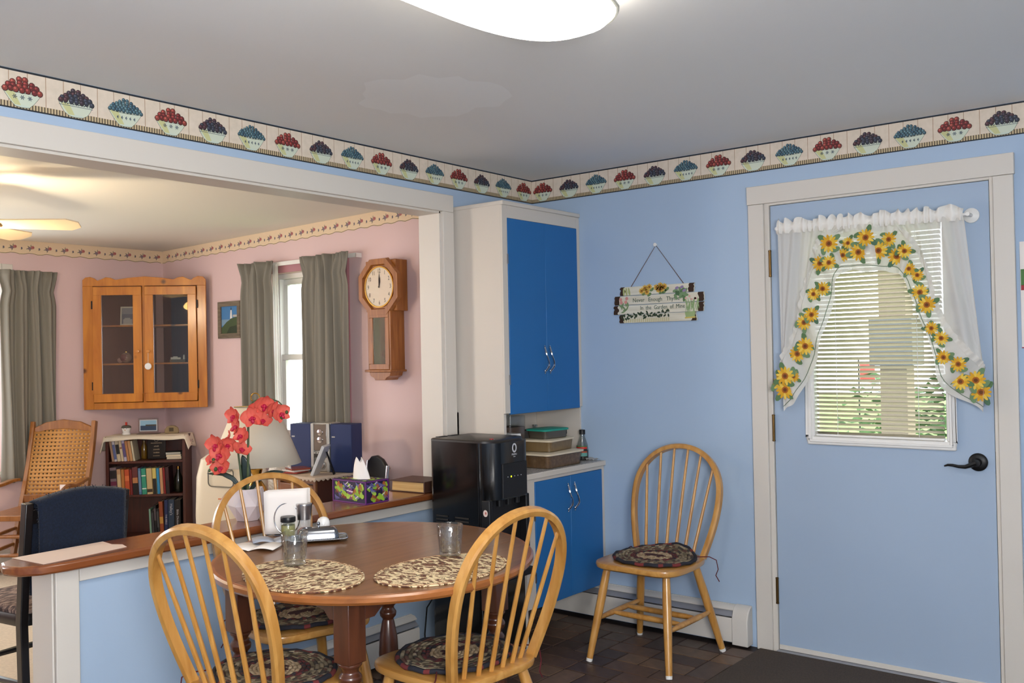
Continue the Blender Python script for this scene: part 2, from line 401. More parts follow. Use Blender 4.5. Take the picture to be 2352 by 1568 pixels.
# ------------------------------------------------------------------ berry border
m, t, b = nt('berry_border_paper')
tc = t.nodes.new('ShaderNodeTexCoord'); sp = t.nodes.new('ShaderNodeSeparateXYZ'); t.links.new(tc.outputs['Object'], sp.inputs[0])
def mth(op, a, bb=None, c=None):
    n = t.nodes.new('ShaderNodeMath'); n.operation = op
    for i, x in enumerate((a, bb, c)):
        if x is None: continue
        if isinstance(x, (int, float)): n.inputs[i].default_value = x
        else: t.links.new(x, n.inputs[i])
    return n.outputs[0]
def mixc(fac, c1, c2):
    n = t.nodes.new('ShaderNodeMix'); n.data_type = 'RGBA'; t.links.new(fac, n.inputs[0])
    for i, c in ((6, c1), (7, c2)):
        if isinstance(c, tuple): n.inputs[i].default_value = (*srgb(*c), 1)
        else: t.links.new(c, n.inputs[i])
    return n.outputs[2]
X, Z = sp.outputs[0], sp.outputs[2]
no = t.nodes.new('ShaderNodeTexNoise'); no.inputs['Scale'].default_value = 40; t.links.new(tc.outputs['Object'], no.inputs['Vector'])
base = mixc(no.outputs['Fac'], (232, 216, 200), (210, 196, 176))
pl = mth('LESS_THAN', mth('FRACT', mth('MULTIPLY', mth('ADD', X, .03), 1/.0587)), .03)
base = mixc(pl, base, (150, 112, 74))
st = mth('LESS_THAN', mth('FRACT', mth('MULTIPLY', X, 1/.0098)), .38)
stc = mixc(st, (196, 176, 140), (78, 64, 50))
base = mixc(mth('LESS_THAN', Z, .022), base, stc)
edge = mth('MAXIMUM', mth('LESS_THAN', Z, .0048), mth('GREATER_THAN', Z, .1215))
base = mixc(edge, base, (22, 30, 40))
t.links.new(base, b.inputs['Base Color']); b.inputs['Roughness'].default_value = .6
border_m = m

def bowl_mesh(kind):
    r = random.Random(kind); mb = MB(); w = .063 if kind != 1 else .060
    out = (60, 74, 66)
    y = -.0004
    def pg(pts, col, dy):
        mb.col = col; mb.poly([(px, y-dy, pz) for px, pz in pts])
    zt = .062 if kind != 1 else .058; zb = .012
    def side(wt, wb, grow=0):
        L = []
        for i in range(7):
            q = i/6; e = q**.55 if kind == 1 else q**.8
            L.append((wb+(wt-wb)*e+grow, zb+(zt-zb)*q))
        return [(-a, c) for a, c in L[::-1]]+L
    wb = .024 if kind != 1 else .026
    pg(side(w, wb, .0014), out, 0)
    pg(side(w, wb), (206, 214, 196), .0003)
    pg([(-w*.96, zt-.001), (-wb, zb+.002), (-wb*.2, zb+.002), (-w*.45, zt-.001)], (200, 200, 146), .0005)
    mb.col = out; mb.disc(0, zb, wb+.003, .0055, y-.0002)
    mb.col = (200, 212, 200); mb.disc(0, zb, wb+.001, .004, y-.0004)
    mb.col = out; mb.disc(0, zt, w+.003, .0085, y-.0006, 20)
    mb.col = (206, 214, 198); mb.disc(0, zt, w+.0015, .007, y-.0008, 20)
    ink = (52, 70, 92)
    if kind == 0:
        for k in range(-1, 2):
            for a in range(6):
                an = a*PI/3; mb.col = ink; mb.disc(k*.024+.0045*math.cos(an), .040+.0045*math.sin(an), .0042, .0013, y-.0010, 6, an)
    elif kind == 1:
        mb.col = ink; pg([(-w*.97, .043), (w*.97, .043), (w*.97, .0445), (-w*.97, .0445)], ink, .0009)
        for k in range(-5, 6):
            mb.col = ink; mb.disc(k*.0095, .050, .0045, .0014, y-.0010, 6, .8 if k % 2 else -.8)
    else:
        for k in range(-2, 3):
            for an in (.0, .8, -.8):
                mb.col = ink; mb.disc(k*.0155+.003*math.cos(an), .038+.004*math.sin(an), .0045, .0014, y-.0010, 6, an)
    pal = {0: [(120, 46, 44), (136, 62, 54), (104, 38, 38)], 1: [(58, 48, 58), (74, 48, 54), (52, 56, 70)], 2: [(66, 94, 106), (80, 108, 116), (52, 80, 96)]}[kind]
    rb = {0: .0105, 1: .0092, 2: .0072}[kind]
    lay = 0
    rows = {0: 4, 1: 5, 2: 6}[kind]
    for k in range(rows-1, -1, -1):
        half = w*(1-(k/(rows-.15))**1.35)*.97+.004
        n = max(1, int(2*half/(rb*1.7)))
        for i in range(n):
            cx = (-half+2*half*(i+.5)/n)+r.uniform(-.2, .2)*rb; cz = zt+.001+k*(.043/rows)+r.uniform(-.2, .2)*rb
            cz = min(cz, .108)
            lay += .00002
            c = r.choice(pal)
            mb.col = tuple(int(q*.45) for q in c); mb.disc(cx, cz, rb, rb*1.05, y-.0012-lay, 9)
            mb.col = c; mb.disc(cx-.0006, cz+.0006, rb*.82, rb*.86, y-.00123-lay, 9)
            mb.col = tuple(min(255, int(q*1.4)+18) for q in c); mb.disc(cx-rb*.25, cz+rb*.3, rb*.34, rb*.34, y-.00126-lay, 7)
    return mb.mesh('printed_berry_bowl', print_m)
bowls = [bowl_mesh(k) for k in range(3)]
def border_strip(name, length, loc, rz, label, pos):
    o = MB().box(0, length, -.0012, 0, 0, .128).build(name, border_m, loc=loc, rz=rz); tag(o, label, kind='structure')
    for i, (p, k) in enumerate(pos): link('printed_berry_bowl', bowls[k], o, loc=(p, -.0012, 0))
    return o
# wall B: local x = world x ; wall A: local x runs toward +y (rz = 90deg), facing +x
border_strip('trim_8', 4.2, (0, 0, H-.129), 0, 'wallpaper border of berry bowls above the door', [(.076+.1742*i, i % 3) for i in range(23)])
LA = 5.2
border_strip('trim_9', LA, (0, -LA, H-.129), PI/2, 'wallpaper border of berry bowls above the opening', [(LA-.076-.1764*i, (0, 2, 1)[i % 3]) for i in range(29)])

# ------------------------------------------------------------------ rose border of the living room
cream_paper = pbr('cream_border_paper', (232, 208, 176), .7)
def rose_mesh():
    mb = MB(); y = -.0005
    def d(x, z, a, bq, c, rot=0, dy=0): mb.col = c; mb.disc(x, z, a, bq, y-dy, 9, rot)
    d(-.010, .045, .022, .004, (126, 128, 106), .35); d(.0, .040, .020, .004, (124, 128, 106), 1.2); d(-.004, .05, .020, .004, (110, 116, 96), -.6); d(.004, .06, .013, .003, (126, 128, 106), 1.5)
    d(-.006, .044, .012, .011, (136, 114, 124), 0, .0003); d(.016, .052, .013, .012, (184, 116, 112), 0, .0004); d(.019, .053, .006, .006, (164, 92, 92), 0, .0006)
    d(.062, .044, .006, .008, (108, 100, 116), 0, .0002); d(.062, .037, .008, .003, (126, 128, 106), .4, .0001)
    return mb.mesh('printed_rose', print_m)
rose = rose_mesh()
def rose_border(name, length, loc, rz, label, h0, slope, n, sp, off):
    mb = MB(); N = int(length/.0155); top = []; bot = []
    for i in range(N+1):
        x = length*i/N; zt = slope*x
        top.append((x, zt)); bot.append((x, zt-.093-.010*(.5-.5*math.cos(2*PI*(x-off)/sp))+.004))
    v = []; f = []
    for (a, zb), (c, zt) in zip(bot, top): v += [(a, -.0012, zb), (c, -.0012, zt)]
    for i in range(N): f.append((2*i, 2*i+2, 2*i+3, 2*i+1))
    mb.add(v, f); o = mb.build(name, cream_paper, loc=loc, rz=rz); tag(o, label, kind='structure')
    ln = MB(); ln.tube([(x, -.0015, z+.003) for x, z in bot[::2]], .0016, 4); ln.build('border_line', pbr('olive_line', (120, 108, 76), .7), o)
    for i in range(n): link('printed_rose', rose, o, loc=(off+sp*i, -.0012, slope*(off+sp*i)-.097))
rose_border('trim_10', 3.57, (-3.715, 0, 2.2505), 0, 'cream rose wallpaper border above the clock', 0, .0216, 30, .118, .08)
rose_border('trim_11', 2.6, (-3.72, -2.6, 2.2503), PI/2, 'cream rose wallpaper border above the corner cabinet', 0, 0, 21, .1225, .10)

# ================================================================== DOOR
door = tag(bpy.data.objects.new('door_1', None), 'pale blue back door with a blind-covered window and black lever', kind='structure'); COL.objects.link(door)
D0, D1 = 1.3725, 2.2855
GX0, GX1, GZ0, GZ1 = 1.560, 2.100, .992, 1.905
w = MB()
w.box(D0, GX0-.01, .002, .046, .032, 2.0405); w.box(GX1+.01, D1, .002, .046, .032, 2.0405)
w.box(GX0-.01, GX1+.01, .002, .046, .032, GZ0-.01); w.box(GX0-.01, GX1+.01, .002, .046, GZ1+.01, 2.0405)
w.build('door_slab', door_paint, door)
def rect_frame(x0, x1, z0, z1, wd, y0, y1):
    mb = MB(); mb.box(x0, x1, y0, y1, z0, z0+wd); mb.box(x0, x1, y0, y1, z1-wd, z1); mb.box(x0, x0+wd, y0, y1, z0+wd, z1-wd); mb.box(x1-wd, x1, y0, y1, z0+wd, z1-wd); return mb
lf = rect_frame(1.528, 2.146, .956, 1.94, .036, -.014, .05).build('window_frame', white_plastic, door, .006)
rect_frame(1.540, 2.134, .968, 1.928, .012, -.020, -.010).build('frame_bead', white_plastic, lf, .003)
B(GX0-.002, GX1+.002, .040, .043, GZ0-.002, GZ1+.002).build('window_pane', pane, door)
slat = MB(); slat.grid(lambda u, v: (GX0+.004+(GX1-GX0-.008)*u, -.0125+.025*v, .0022*math.sin(PI*v)), 1, 4)
slm = slat.mesh('blind_slat', pbr('blind_slat_vinyl', (204, 196, 172), .45))
ns = 46
for i in range(ns):
    link('blind_slat', slm, door, solid=.0006, M=T(0, .019, GZ0+.016+i*.0193) @ RX(math.radians(-30)))
for x in (1.66, 2.0):
    MB().tube([(x, .005, GZ0+.01), (x, .005, GZ1)], .0012, 4).build('blind_cord', white_plastic, door)
B(GX0+.003, GX1-.003, .006, .032, GZ0+.001, GZ0+.011).build('blind_bottom_rail', white_plastic, door, .002)
B(GX0+.003, GX1-.003, .004, .034, GZ1-.026, GZ1-.001).build('blind_head_rail', white_plastic, door, .002)
for z0, z1 in ((1.72, 1.832), (.967, 1.079), (.225, .335)):
    hg = MB().lathe([(.0065, z0), (.0065, z1)], 10, T(1.3705, -.008, 0)).lathe([(.004, z0-.006), (.0075, z0-.004), (.0075, z0)], 10, T(1.3705, -.008, 0)).lathe([(.0075, z1), (.0075, z1+.004), (.004, z1+.006)], 10, T(1.3705, -.008, 0)).build('hinge', dark_brass, door)
B(D0, D1, -.004, .05, .013, .034).build('door_sweep', white_trim, door, .002)
hd = MB().lathe([(.036, 0), (.036, .006), (.030, .011), (.016, .013), (.013, .04), (.016, .048), (.0, .05)], 28, T(2.224, .002, .915) @ RX(PI/2)).build('door_handle', black_metal, door)
lv = [(2.224, -.040, .915), (2.205, -.043, .906), (2.185, -.045, .898), (2.160, -.045, .898), (2.138, -.044, .902), (2.120, -.043, .902), (2.106, -.042, .897)]
MB().tube(lv, 1, 8, radii=[.011, .010, .008, .0065, .006, .005, .003]).build('lever', black_metal, hd)
B(2.2855, 2.288, .006, .04, .87, .96).build('latch_plate', black_metal, door)

# outside world seen through the glass
lawn = pbr('lawn_grass', (128, 158, 84), .95, var=.5, vscale=3)
gr = struct('ground_outside', B(-14, 14, .16, 30, -.45, -.30), lawn, 'sunlit lawn outside the windows')
B(.6, 3.4, .16, 1.9, -.3, -.05).build('porch_deck', pbr('grey_deck', (150, 146, 140), .8), None)
tag(bpy.data.objects['porch_deck'], 'weathered grey porch floor outside the door', kind='structure')
pp = thing('porch_post', 'brown-grey porch post seen through the door blinds', 'post', (1.41, 1.75, -.05))
pmat = pbr('weathered_post', (150, 132, 112), .8)
B(-.078, .078, -.078, .078, 0, 2.5).build('shaft', pmat, pp, .004); B(-.125, .125, -.125, .125, 1.32, 1.60).build('collar', pbr('post_collar_grey', (118, 116, 112), .8), pp, .004); B(-.11, .11, -.11, .11, 0, .12).build('foot', pmat, pp, .004)
leafm = pbr('hedge_leaf', (70, 108, 48), .7, var=.5, vscale=9)
def bush(name, label, loc, r, h, n, seed, s=.05, cat='bush', mat=leafm):
    rd = random.Random(seed); mb = MB()
    for i in range(n):
        a = rd.uniform(0, 2*PI); q = rd.random()**.5; ph = rd.uniform(0, PI*.5)
        p = Vector((r*math.cos(a)*q*math.cos(ph*.6), r*math.sin(a)*q*math.cos(ph*.6), h*(.08+.92*math.sin(ph)*rd.uniform(.5, 1))))
        M = T(*p) @ RZ(rd.uniform(0, 6.3)) @ RX(rd.uniform(-1.2, 1.2))
        mb.add([(-s, 0, 0), (0, -s*.5, s*.1), (s, 0, 0), (0, s*.5, s*.1)], [(0, 1, 2, 3)], M)
    t_ = thing(name, label, cat, loc); mb.build('foliage', mat, t_)
    MB().taper((0, 0, -.02), (0, 0, h*.6), .04, .02, 6).build('stem', pbr(name+'_stem', (90, 74, 56), .9), t_)
bush('shrub', 'leafy green shrub outside the door window', (1.25, 2.7, -.3), .62, 1.5, 1500, 3)
bush('shade_tree', 'green leafy tree outside the living room window', (-4.9, 7.5, -.3), 2.6, 5.6, 2600, 5, .16, 'tree')
rc = thing('garden_flag', 'small red garden flag on a pole outside the door', 'flag', (-.22, 6.0, -.3)); MB().tube([(0, 0, 0), (0, 0, 1.56)], .008, 6).build('pole', black_metal, rc)
MB().grid(lambda u, v: (.01+.16*u, .015*math.sin(6*u), 1.30+.22*v), 8, 4).build('cloth', pbr('red_flag_cloth', (196, 84, 78), .8), rc, solid=.003)

# door curtain (swag valance)
sw = thing('swag_valance_curtain', 'white sheer swag curtain with sunflower border hanging on the door window', 'curtain', (0, 0, 0))
sheer_m = sheer('sheer_voile', (238, 234, 228), .85); band_m = sheer('printed_band_cotton', (240, 236, 230), .93)
O = [(1.436, 1.262), (1.452, 1.330), (1.525, 1.493), (1.574, 1.687), (1.636, 1.843), (1.741, 1.880), (1.872, 1.872), (1.996, 1.825), (2.062, 1.656), (2.120, 1.459), (2.235, 1.318), (2.268, 1.262)]
I = [(1.443, 1.104), (1.510, 1.165), (1.598, 1.330), (1.655, 1.520), (1.706, 1.690), (1.770, 1.712), (1.880, 1.700), (1.955, 1.685), (2.004, 1.580), (2.070, 1.380), (2.118, 1.215), (2.262, 1.122)]
Tp = [(1.432+(2.205-1.432)*i/11, 1.925-.018*i/11) for i in range(12)]
def cr(Pts, u):
    n = len(Pts)-1; x = min(max(u, 0), 1)*n; i = min(int(x), n-1); f = x-i
    p = [Pts[max(0, min(n, i+k))] for k in (-1, 0, 1, 2)]
    q = []
    for a in range(2):
        p0, p1, p2, p3 = (k[a] for k in p)
        q.append(.5*(2*p1+(p2-p0)*f+(2*p0-5*p1+4*p2-p3)*f*f+(3*p1-p0-3*p2+p3)*f**3))
    return q
fold = lambda u, v: -.062+.013*math.sin(u*47+.6*math.sin(9*u))*(.35+.65*v)+.006*math.sin(u*103+v)
def panel(u, v):
    a, b_ = cr(Tp, u), cr(O, u); x = a[0]+(b_[0]-a[0])*v; z = a[1]+(b_[1]-a[1])*v
    return (x, fold(u, v), z)
MB().grid(panel, 120, 14).build('sheer_panel', sheer_m, sw, sharp=180)
def band(u, v):
    a, b_ = cr(O, u), cr(I, u); wv = .006*math.sin(u*60)*v
    return (a[0]+(b_[0]-a[0])*v, fold(u, 1)-.006-.008*math.sin(u*38)*v, a[1]+(b_[1]-a[1])*v+wv)
bo = MB().grid(band, 140, 6).build('border_band', band_m, sw, sharp=180)
def ruffle(u, v):
    a, b_ = cr(O, u), cr(I, u); d = Vector((a[0]-b_[0], 0, a[1]-b_[1])).normalized()*.026*v
    return (a[0]+d.x, fold(u, 1)-.012+.009*math.sin(u*260)*v, a[1]+d.z)
MB().grid(ruffle, 280, 2).build('band_ruffle', band_m, sw, sharp=180)
MB().tube([(cr(I, u/70)[0]*.86+cr(O, u/70)[0]*.14, band(u/70, .86)[1]-.002, cr(I, u/70)[1]*.86+cr(O, u/70)[1]*.14) for u in range(71)], .0014, 4).build('green_stitch_line', pbr('green_thread', (110, 128, 104), .9), sw)
def head(u, v):
    a = cr(Tp, u); k = v*2-1
    return (a[0], -.062+.014*math.sin(u*160+2*math.sin(u*31))*abs(k)-.012*(1-k*k), a[1]+.006+.030*k+.010*max(0, k)*math.sin(u*90+3*math.sin(u*17)))
MB().grid(head, 260, 6).build('gathered_heading', pbr('white_cotton', (236, 232, 226), .9), sw, sharp=180)
rod = thing('curtain_rod', 'white curtain rod with round end plate on the door', 'curtain rod', (0, 0, 0))
MB().tube([(1.43, -.062, 1.925), (2.222, -.062, 1.907)], .006, 10).build('rod', white_plastic, rod)
for x, z in ((2.222, 1.907), (1.43, 1.925)):
    MB().lathe([(.030, 0), (.030, .010), (.018, .016), (.008, .018), (.008, .072)], 20, T(x, .002, z) @ RX(PI/2)).build('end_plate', white_plastic, rod)
def sunflower(seed):
    rd = random.Random(seed); mb = MB()
    for (lx, lz, rt_) in ((-.028, .012, .4), (.026, -.018, -.7), (.012, .030, 1.3), (-.014, -.028, 2.2)):
        mb.col = rd.choice([(92, 122, 84), (110, 138, 100), (80, 112, 88)]); mb.disc(lx, lz, .018, .010, 0, 9, rt_)
    for k in range(13):
        a = 2*PI*k/13; mb.col = rd.choice([(224, 178, 54), (214, 160, 40), (232, 196, 84)]); mb.disc(.019*math.cos(a), .019*math.sin(a), .014, .0052, -.0006-.00003*k, 8, a)
    mb.col = (168, 96, 34); mb.disc(0, 0, .0115, .0115, -.0014, 12); mb.col = (104, 60, 30); mb.disc(0, 0, .0065, .0065, -.0017, 10)
    return mb.mesh('printed_sunflower', fabric_print)
sfm = [sunflower(k) for k in range(3)]
rd = random.Random(11)
for k in range(32):
    u = (k+.5)/32; v = .40+.22*(1 if k % 2 else -1)*rd.uniform(.3, 1); p = band(u, v); s_ = rd.uniform(.75, 1.2)*(1.35 if u < .1 or u > .9 else 1.02)
    link('printed_sunflower', sfm[k % 3], bo, M=T(p[0], p[1]-.011, p[2]) @ RY(rd.uniform(0, 6)) @ Matrix.Diagonal((s_, 1, s_, 1)))

# ================================================================== KITCHEN FIXTURES
# upper corner cabinet
uc = thing('upper_cabinet', 'tall white upper cabinet with two blue doors in the corner', 'cabinet')
w = MB(); w.box(.001, .30, -.65, -.63, 1.10, 2.098); w.box(.001, .30, -.022, -.002, 1.10, 2.098); w.box(.001, .30, -.63, -.022, 1.10, 1.118); w.box(.001, .30, -.63, -.022, 2.08, 2.098); w.box(.001, .012, -.63, -.022, 1.118, 2.08)
w.build('body', white_cab, uc)
B(.001, .318, -.652, -.001, 2.098, 2.118).build('crown_board', white_cab, uc, .003)
w = MB(); w.box(.30, .311, -.65, -.612, 1.10, 2.097); w.box(.30, .311, -.030, -.002, 1.10, 2.097); w.box(.30, .311, -.612, -.030, 2.038, 2.097); w.build('face_frame', white_cab, uc, .001)
def pull(parent, x, y, zc, L=.105):
    mb = MB(); pts = []; rad = []
    for i in range(17):
        q = i/16; z = zc-L/2+L*q; e = math.sin(PI*q); pts.append((x+.004+.022*e**.8, y+.010*math.sin(2*PI*q), z)); rad.append(.0032+.0022*abs(math.cos(PI*q))**2+(.0018 if .15 < q < .3 or .7 < q < .85 else 0))
    mb.tube(pts, 1, 8, radii=rad)
    for z in (zc-L/2, zc+L/2): mb.sphere((x+.004, y, z), .0058, 8, 6, (1, 1, 1.4)); mb.sphere((x+.003, y, z+(.011 if z > zc else -.011)), .0036, 8, 6)
    return mb.build('handle', chrome, parent)
def hinge_s(parent, x, y, z): return MB().lathe([(.0045, -.024), (.0045, .024)], 8, T(x, y, z)).build('hinge', steel, parent)
for (y0, y1, hy) in ((-.611, -.3145, -.336), (-.3125, -.031, -.292)):
    d_ = B(.3005, .3145, y0, y1, 1.094, 2.037).build('door', blue_door, uc, .002); pull(d_, .3145, hy, 1.352, .115)
    if y0 < -.5:
        for z in (1.84, 1.26): hinge_s(d_, .3125, y0-.003, z)
# niche panels between the cabinets
w = MB(); w.box(.001, .012, -.65, -.014, .823, 1.10); w.box(.001, .30, -.65, -.632, .823, 1.10); w.box(.012, .30, -.013, -.001, .823, 1.10)
struct('wall_niche', w, white_cab, 'white panels of the open niche below the upper cabinet')
lc = thing('lower_cabinet', 'white lower cabinet with two blue doors over the baseboard heater', 'cabinet')
w = MB(); w.box(.005, .425, -.668, -.650, .0, .795); w.box(.005, .425, -.020, -.002, .19, .795); w.box(.005, .425, -.65, -.02, .19, .206); w.box(.005, .02, -.65, -.02, .206, .795); w.build('body', white_cab, lc)
w = MB(); w.box(.425, .437, -.668, -.601, .19, .795); w.box(.425, .437, -.026, -.002, .19, .795); w.box(.425, .437, -.601, -.026, .779, .795); w.build('face_frame', white_cab, lc, .001)
for (y0, y1, hy) in ((-.600, -.3105, -.335), (-.3085, -.027, -.279)):
    d_ = B(.4255, .4405, y0, y1, .186, .778).build('door', blue_door, lc, .002); pull(d_, .4405, hy, .672, .115)
    if y0 < -.5:
        for z in (.62, .33): hinge_s(d_, .4385, y0-.003, z)
ct = thing('countertop', 'white-edged speckled countertop on the lower cabinet', 'countertop')
B(.004, .450, -.672, -.001, .7955, .821).build('slab', white_cab, ct, .003)
spk = ramp_noise('speckled_laminate', [(0, (120, 116, 114)), (.42, (176, 170, 164)), (.55, (204, 200, 196)), (.62, (150, 146, 142))], 90, rough=.4)
B(.016, .446, -.667, -.016, .821, .8225).build('surface', spk, ct)
crump = MB(); rd = random.Random(2)
crump.grid(lambda u, v: (.35+.07*u+rd.uniform(-.004, .004), -.075+.06*v+rd.uniform(-.004, .004), .8235+rd.uniform(0, .014)), 7, 6)
tag(crump.build('plastic_wrap', sheer('crumpled_film', (232, 230, 228), .5), solid=.0006), 'crumpled clear wrap at the countertop end beside the sauce bottle', 'wrap')

# baseboard heaters
def heater(name, label, L, loc, rz, endcap=True):
    o = thing(name, label, 'heater', loc, rz)   # local x along, front = -y
    B(0, L, -.012, -.001, .012, .185).build('back_plate', heater_white, o)
    mb = MB(); prof = [(-.060, .022), (-.060, .125), (-.056, .132), (-.053, .132), (-.056, .124), (-.056, .022)]
    mb.add([(x, y, z) for x in (.0, L) for y, z in prof], [(0,1,7,6),(1,2,8,7),(2,3,9,8),(3,4,10,9),(4,5,11,10),(5,0,6,11),(0,5,4,3,2,1),(6,7,8,9,10,11)]); mb.build('front_cover', heater_white, o)
    mb = MB(); mb.add([(x, y, z) for x in (0, L) for y, z in ((-.001, .185), (-.030, .180), (-.044, .168), (-.044, .164), (-.030, .174), (-.001, .180))], [(0,1,7,6),(1,2,8,7),(2,3,9,8),(3,4,10,9),(4,5,11,10),(5,0,6,11),(0,5,4,3,2,1),(6,7,8,9,10,11)]); mb.build('top_hood', heater_white, o)
    B(0.002, L-.002, -.050, -.016, .06, .125).build('fin_pack', grey_metal, o)
    mb = MB(); mb.add([(x, y, z) for x in (0.002, L-.002) for y, z in ((-.022, .170), (-.056, .140), (-.055, .138), (-.021, .168))], [(0,1,5,4),(1,2,6,5),(2,3,7,6),(3,0,4,7)]); mb.build('damper', grey_metal, o)
    if endcap:
        mb = MB(); pr_ = [(-.002, .010), (-.064, .010), (-.064, .128), (-.050, .165), (-.030, .184), (-.002, .190)]
        n = len(pr_); mb.add([(x, y, z) for x in (L-.004, L+.075) for y, z in pr_], [list(range(n)), list(range(2*n-1, n-1, -1))]+[(i, (i+1) % n, n+(i+1) % n, n+i) for i in range(n)]); mb.build('end_cap', heater_white, o, .004)
    return o
heater('baseboard_heater', 'white baseboard heater on the floor behind the lone chair', 1.09, (.08, 0, .0), 0)
heater('baseboard_heater', 'white baseboard heater at the half wall under the table', 1.5, (.0, -2.50, .0), PI/2, False)

# ceiling lamp
lampg = thing('ceiling_light', 'bright flush ceiling light with frosted cloud-shaped diffuser', 'ceiling light', (1.705, -2.425, 0))
def stadium(hw, y0, y1, n=24):
    pts = []; yc, hy = (y0+y1)/2, (y1-y0)/2
    for i in range(2*n):
        a = PI*i/n; c, q = math.cos(a), math.sin(a)
        pts.append((hw*math.copysign(abs(c)**.74, c), yc+hy*math.copysign(abs(q)**.74, q)))
    return pts
mb = MB(); rings = []
for sc_, z in ((1, 2.316), (1.0, 2.272), (.97, 2.252), (.90, 2.240), (.75, 2.233), (.45, 2.230)):
    rings.append([(x*sc_, y*(1-(1-sc_)*.42), z) for x, y in stadium(.200, -.43, .43)])
n = len(rings[0]); mb.add([p for r_ in rings for p in r_], [(k*n+i, k*n+(i+1) % n, (k+1)*n+(i+1) % n, (k+1)*n+i) for k in range(len(rings)-1) for i in range(n)]+[list(range((len(rings)-1)*n, len(rings)*n))])
diff_m = pbr('lit_diffuser', (255, 252, 246), .5, emit=((255, 250, 240), FIXTURE_E))
mb.build('diffuser', diff_m, lampg)
mb = MB(); mb.prism([(x*1.02, y*1.01) for x, y in stadium(.200, -.43, .43)], 2.318, 2.3355); mb.build('mounting_pan', pbr('pale_rim', (196, 192, 182), .4), lampg)
mb = MB(); st_ = stadium(.204, -.434, .434, 24)
mb.tube([(x*(1+.014*max(0, math.sin(i*1.3))), y*(1+.008*max(0, math.sin(i*1.3))), 2.262) for i, (x, y) in enumerate(st_)], .0055, 6, True); mb.build('rim_band', pbr('pale_lip', (186, 184, 172), .4), lampg)

# entrance mat
mt = B(1.292, 2.55, -.82, -.034, .0035, .012).build('door_mat', ramp_noise('brown_mat_pile', [(0, (50, 42, 36)), (.5, (74, 62, 53)), (1, (92, 78, 66))], 260, (1, .25, 1), .95, const=False, bump=.8), bevel=.003)
tag(mt, 'dark brown ribbed mat on the floor before the door', 'mat')

# sign
sg = thing('hanging_sign', 'painted slat sign with flowers and green lettering hung by a cord', 'sign', (.778, 0, 1.62))
cream_wood = wood('cream_painted_wood', (210, 202, 180), (232, 228, 212), .6, (1, 10, 10), 4, 0)
burn = pbr('burnt_wood_end', (60, 40, 28), .8)
rows = [(-.216, .212, .048, .094), (-.252, .262, .000, .048), (-.256, .262, -.048, .000), (-.222, .220, -.092, -.047)]
for (x0, x1, z0, z1) in rows:
    rd = random.Random(int(z0*1e4)); L = []; R_ = []
    for i in range(6):
        z = z0+.0015+(z1-z0-.003)*i/5; L.append((x0+rd.uniform(0, .010), z)); R_.append((x1-rd.uniform(0, .010), z))
    s_ = MB().prism(R_+L[::-1], 0, .011, T(0, -.003, 0) @ RX(PI/2)).build('slat', cream_wood, sg, .0012)
    for Q, sgn in ((L, 1), (R_, -1)):
        ed = [(x+sgn*(.022+rd.uniform(0, .010)), z) for x, z in Q]
        MB().poly([(x, -.0145, z) for x, z in Q]+[(x, -.0145, z) for x, z in ed[::-1]]).build('burnt_end', burn, s_)
green_ink = pbr('green_lettering', (58, 84, 70), .7)
MT = lambda x, z, rot=0.0: T(x, -.0148, z) @ RY(-rot) @ FRONT
text('lettering', 'Never   Enough   Thyme', .029, green_ink, sg, MT(-.005, .022), sx=.92)
text('lettering', 'In  the  Garden  of  Mine', .029, green_ink, sg, MT(.030, -.018), sx=.86)
dec = MB(); rd = random.Random(21)
def dd(x, z, a, b_, c, rot=0, dy=0): dec.col = c; dec.disc(x, -.0150-dy, z, a, b_) if False else dec.disc(x, z, a, b_, -.0150-dy, 9, rot)
for cx, cz in ((-.085, .068), (-.065, .082), (-.040, .086), (-.055, .062), (.0, .082), (.022, .090), (.012, .070), (.045, .084), (.030, .072)):
    dd(cx+.014, cz-.014, .014, .008, (104, 132, 84), .6)
    for k in range(8): dd(cx+.009*math.cos(k*.785), cz+.009*math.sin(k*.785), .008, .004, (222, 176, 70), k*.785, .0003)
    dd(cx, cz, .005, .005, (150, 92, 44), 0, .0006)
for k in range(16): dd(rd.uniform(.105, .165), rd.uniform(.012, .062), .016, .008, rd.choice([(92, 124, 82), (120, 150, 106), (78, 110, 74)]), rd.uniform(0, 3), .0001*k)
for x, z in ((.115, .072), (.155, .058), (.142, .075)): dd(x, z, .011, .007, (150, 130, 168), .4, .002)
for k in range(14): dd(rd.uniform(-.215, -.165), rd.uniform(-.035, .005), .012, .004, (120, 146, 100), rd.uniform(0, 3), .0001*k)
for x, z in ((-.208, .030), (-.172, .034), (-.205, .014), (-.178, .016)): dd(x, z, .009, .009, (218, 150, 140), 0, .002)
for k in range(22): x = rd.uniform(.165, .235); dd(x, -.020+rd.uniform(-.01, .016), .002, .030, (146, 172, 118), rd.uniform(-.35, .35), .0001*k)
for k in range(6): dd(rd.uniform(.16, .235), rd.uniform(.012, .030), .006, .005, (222, 170, 160), 0, .003)
dec.col = (158, 178, 122); dec.poly([(.155, -.0152, -.048), (.212, -.0152, -.045), (.208, -.0152, -.072), (.160, -.0152, -.073)]); dec.col = (206, 184, 96); dec.poly([(.155, -.0153, -.073), (.212, -.0153, -.070), (.212, -.0153, -.078), (.155, -.0153, -.080)])
for k in range(46): dd(-.205+.28*k/46+rd.uniform(-.004, .004), -.058+rd.uniform(-.016, .012)+.014*k/46, .009, .0045, (44, 62, 38), rd.uniform(0, 3), .00005*k)
for k in range(24): dec.col = (196, 186, 132); x = -.19+.011*k; dec.poly([(x, -.0151, -.088), (x+.005, -.0151, -.088), (x+.005, -.0151, -.070), (x, -.0151, -.070)])
for k in range(3): dd(-.19+.016*k, .068, .006, .022, (176, 182, 120), .1*k)
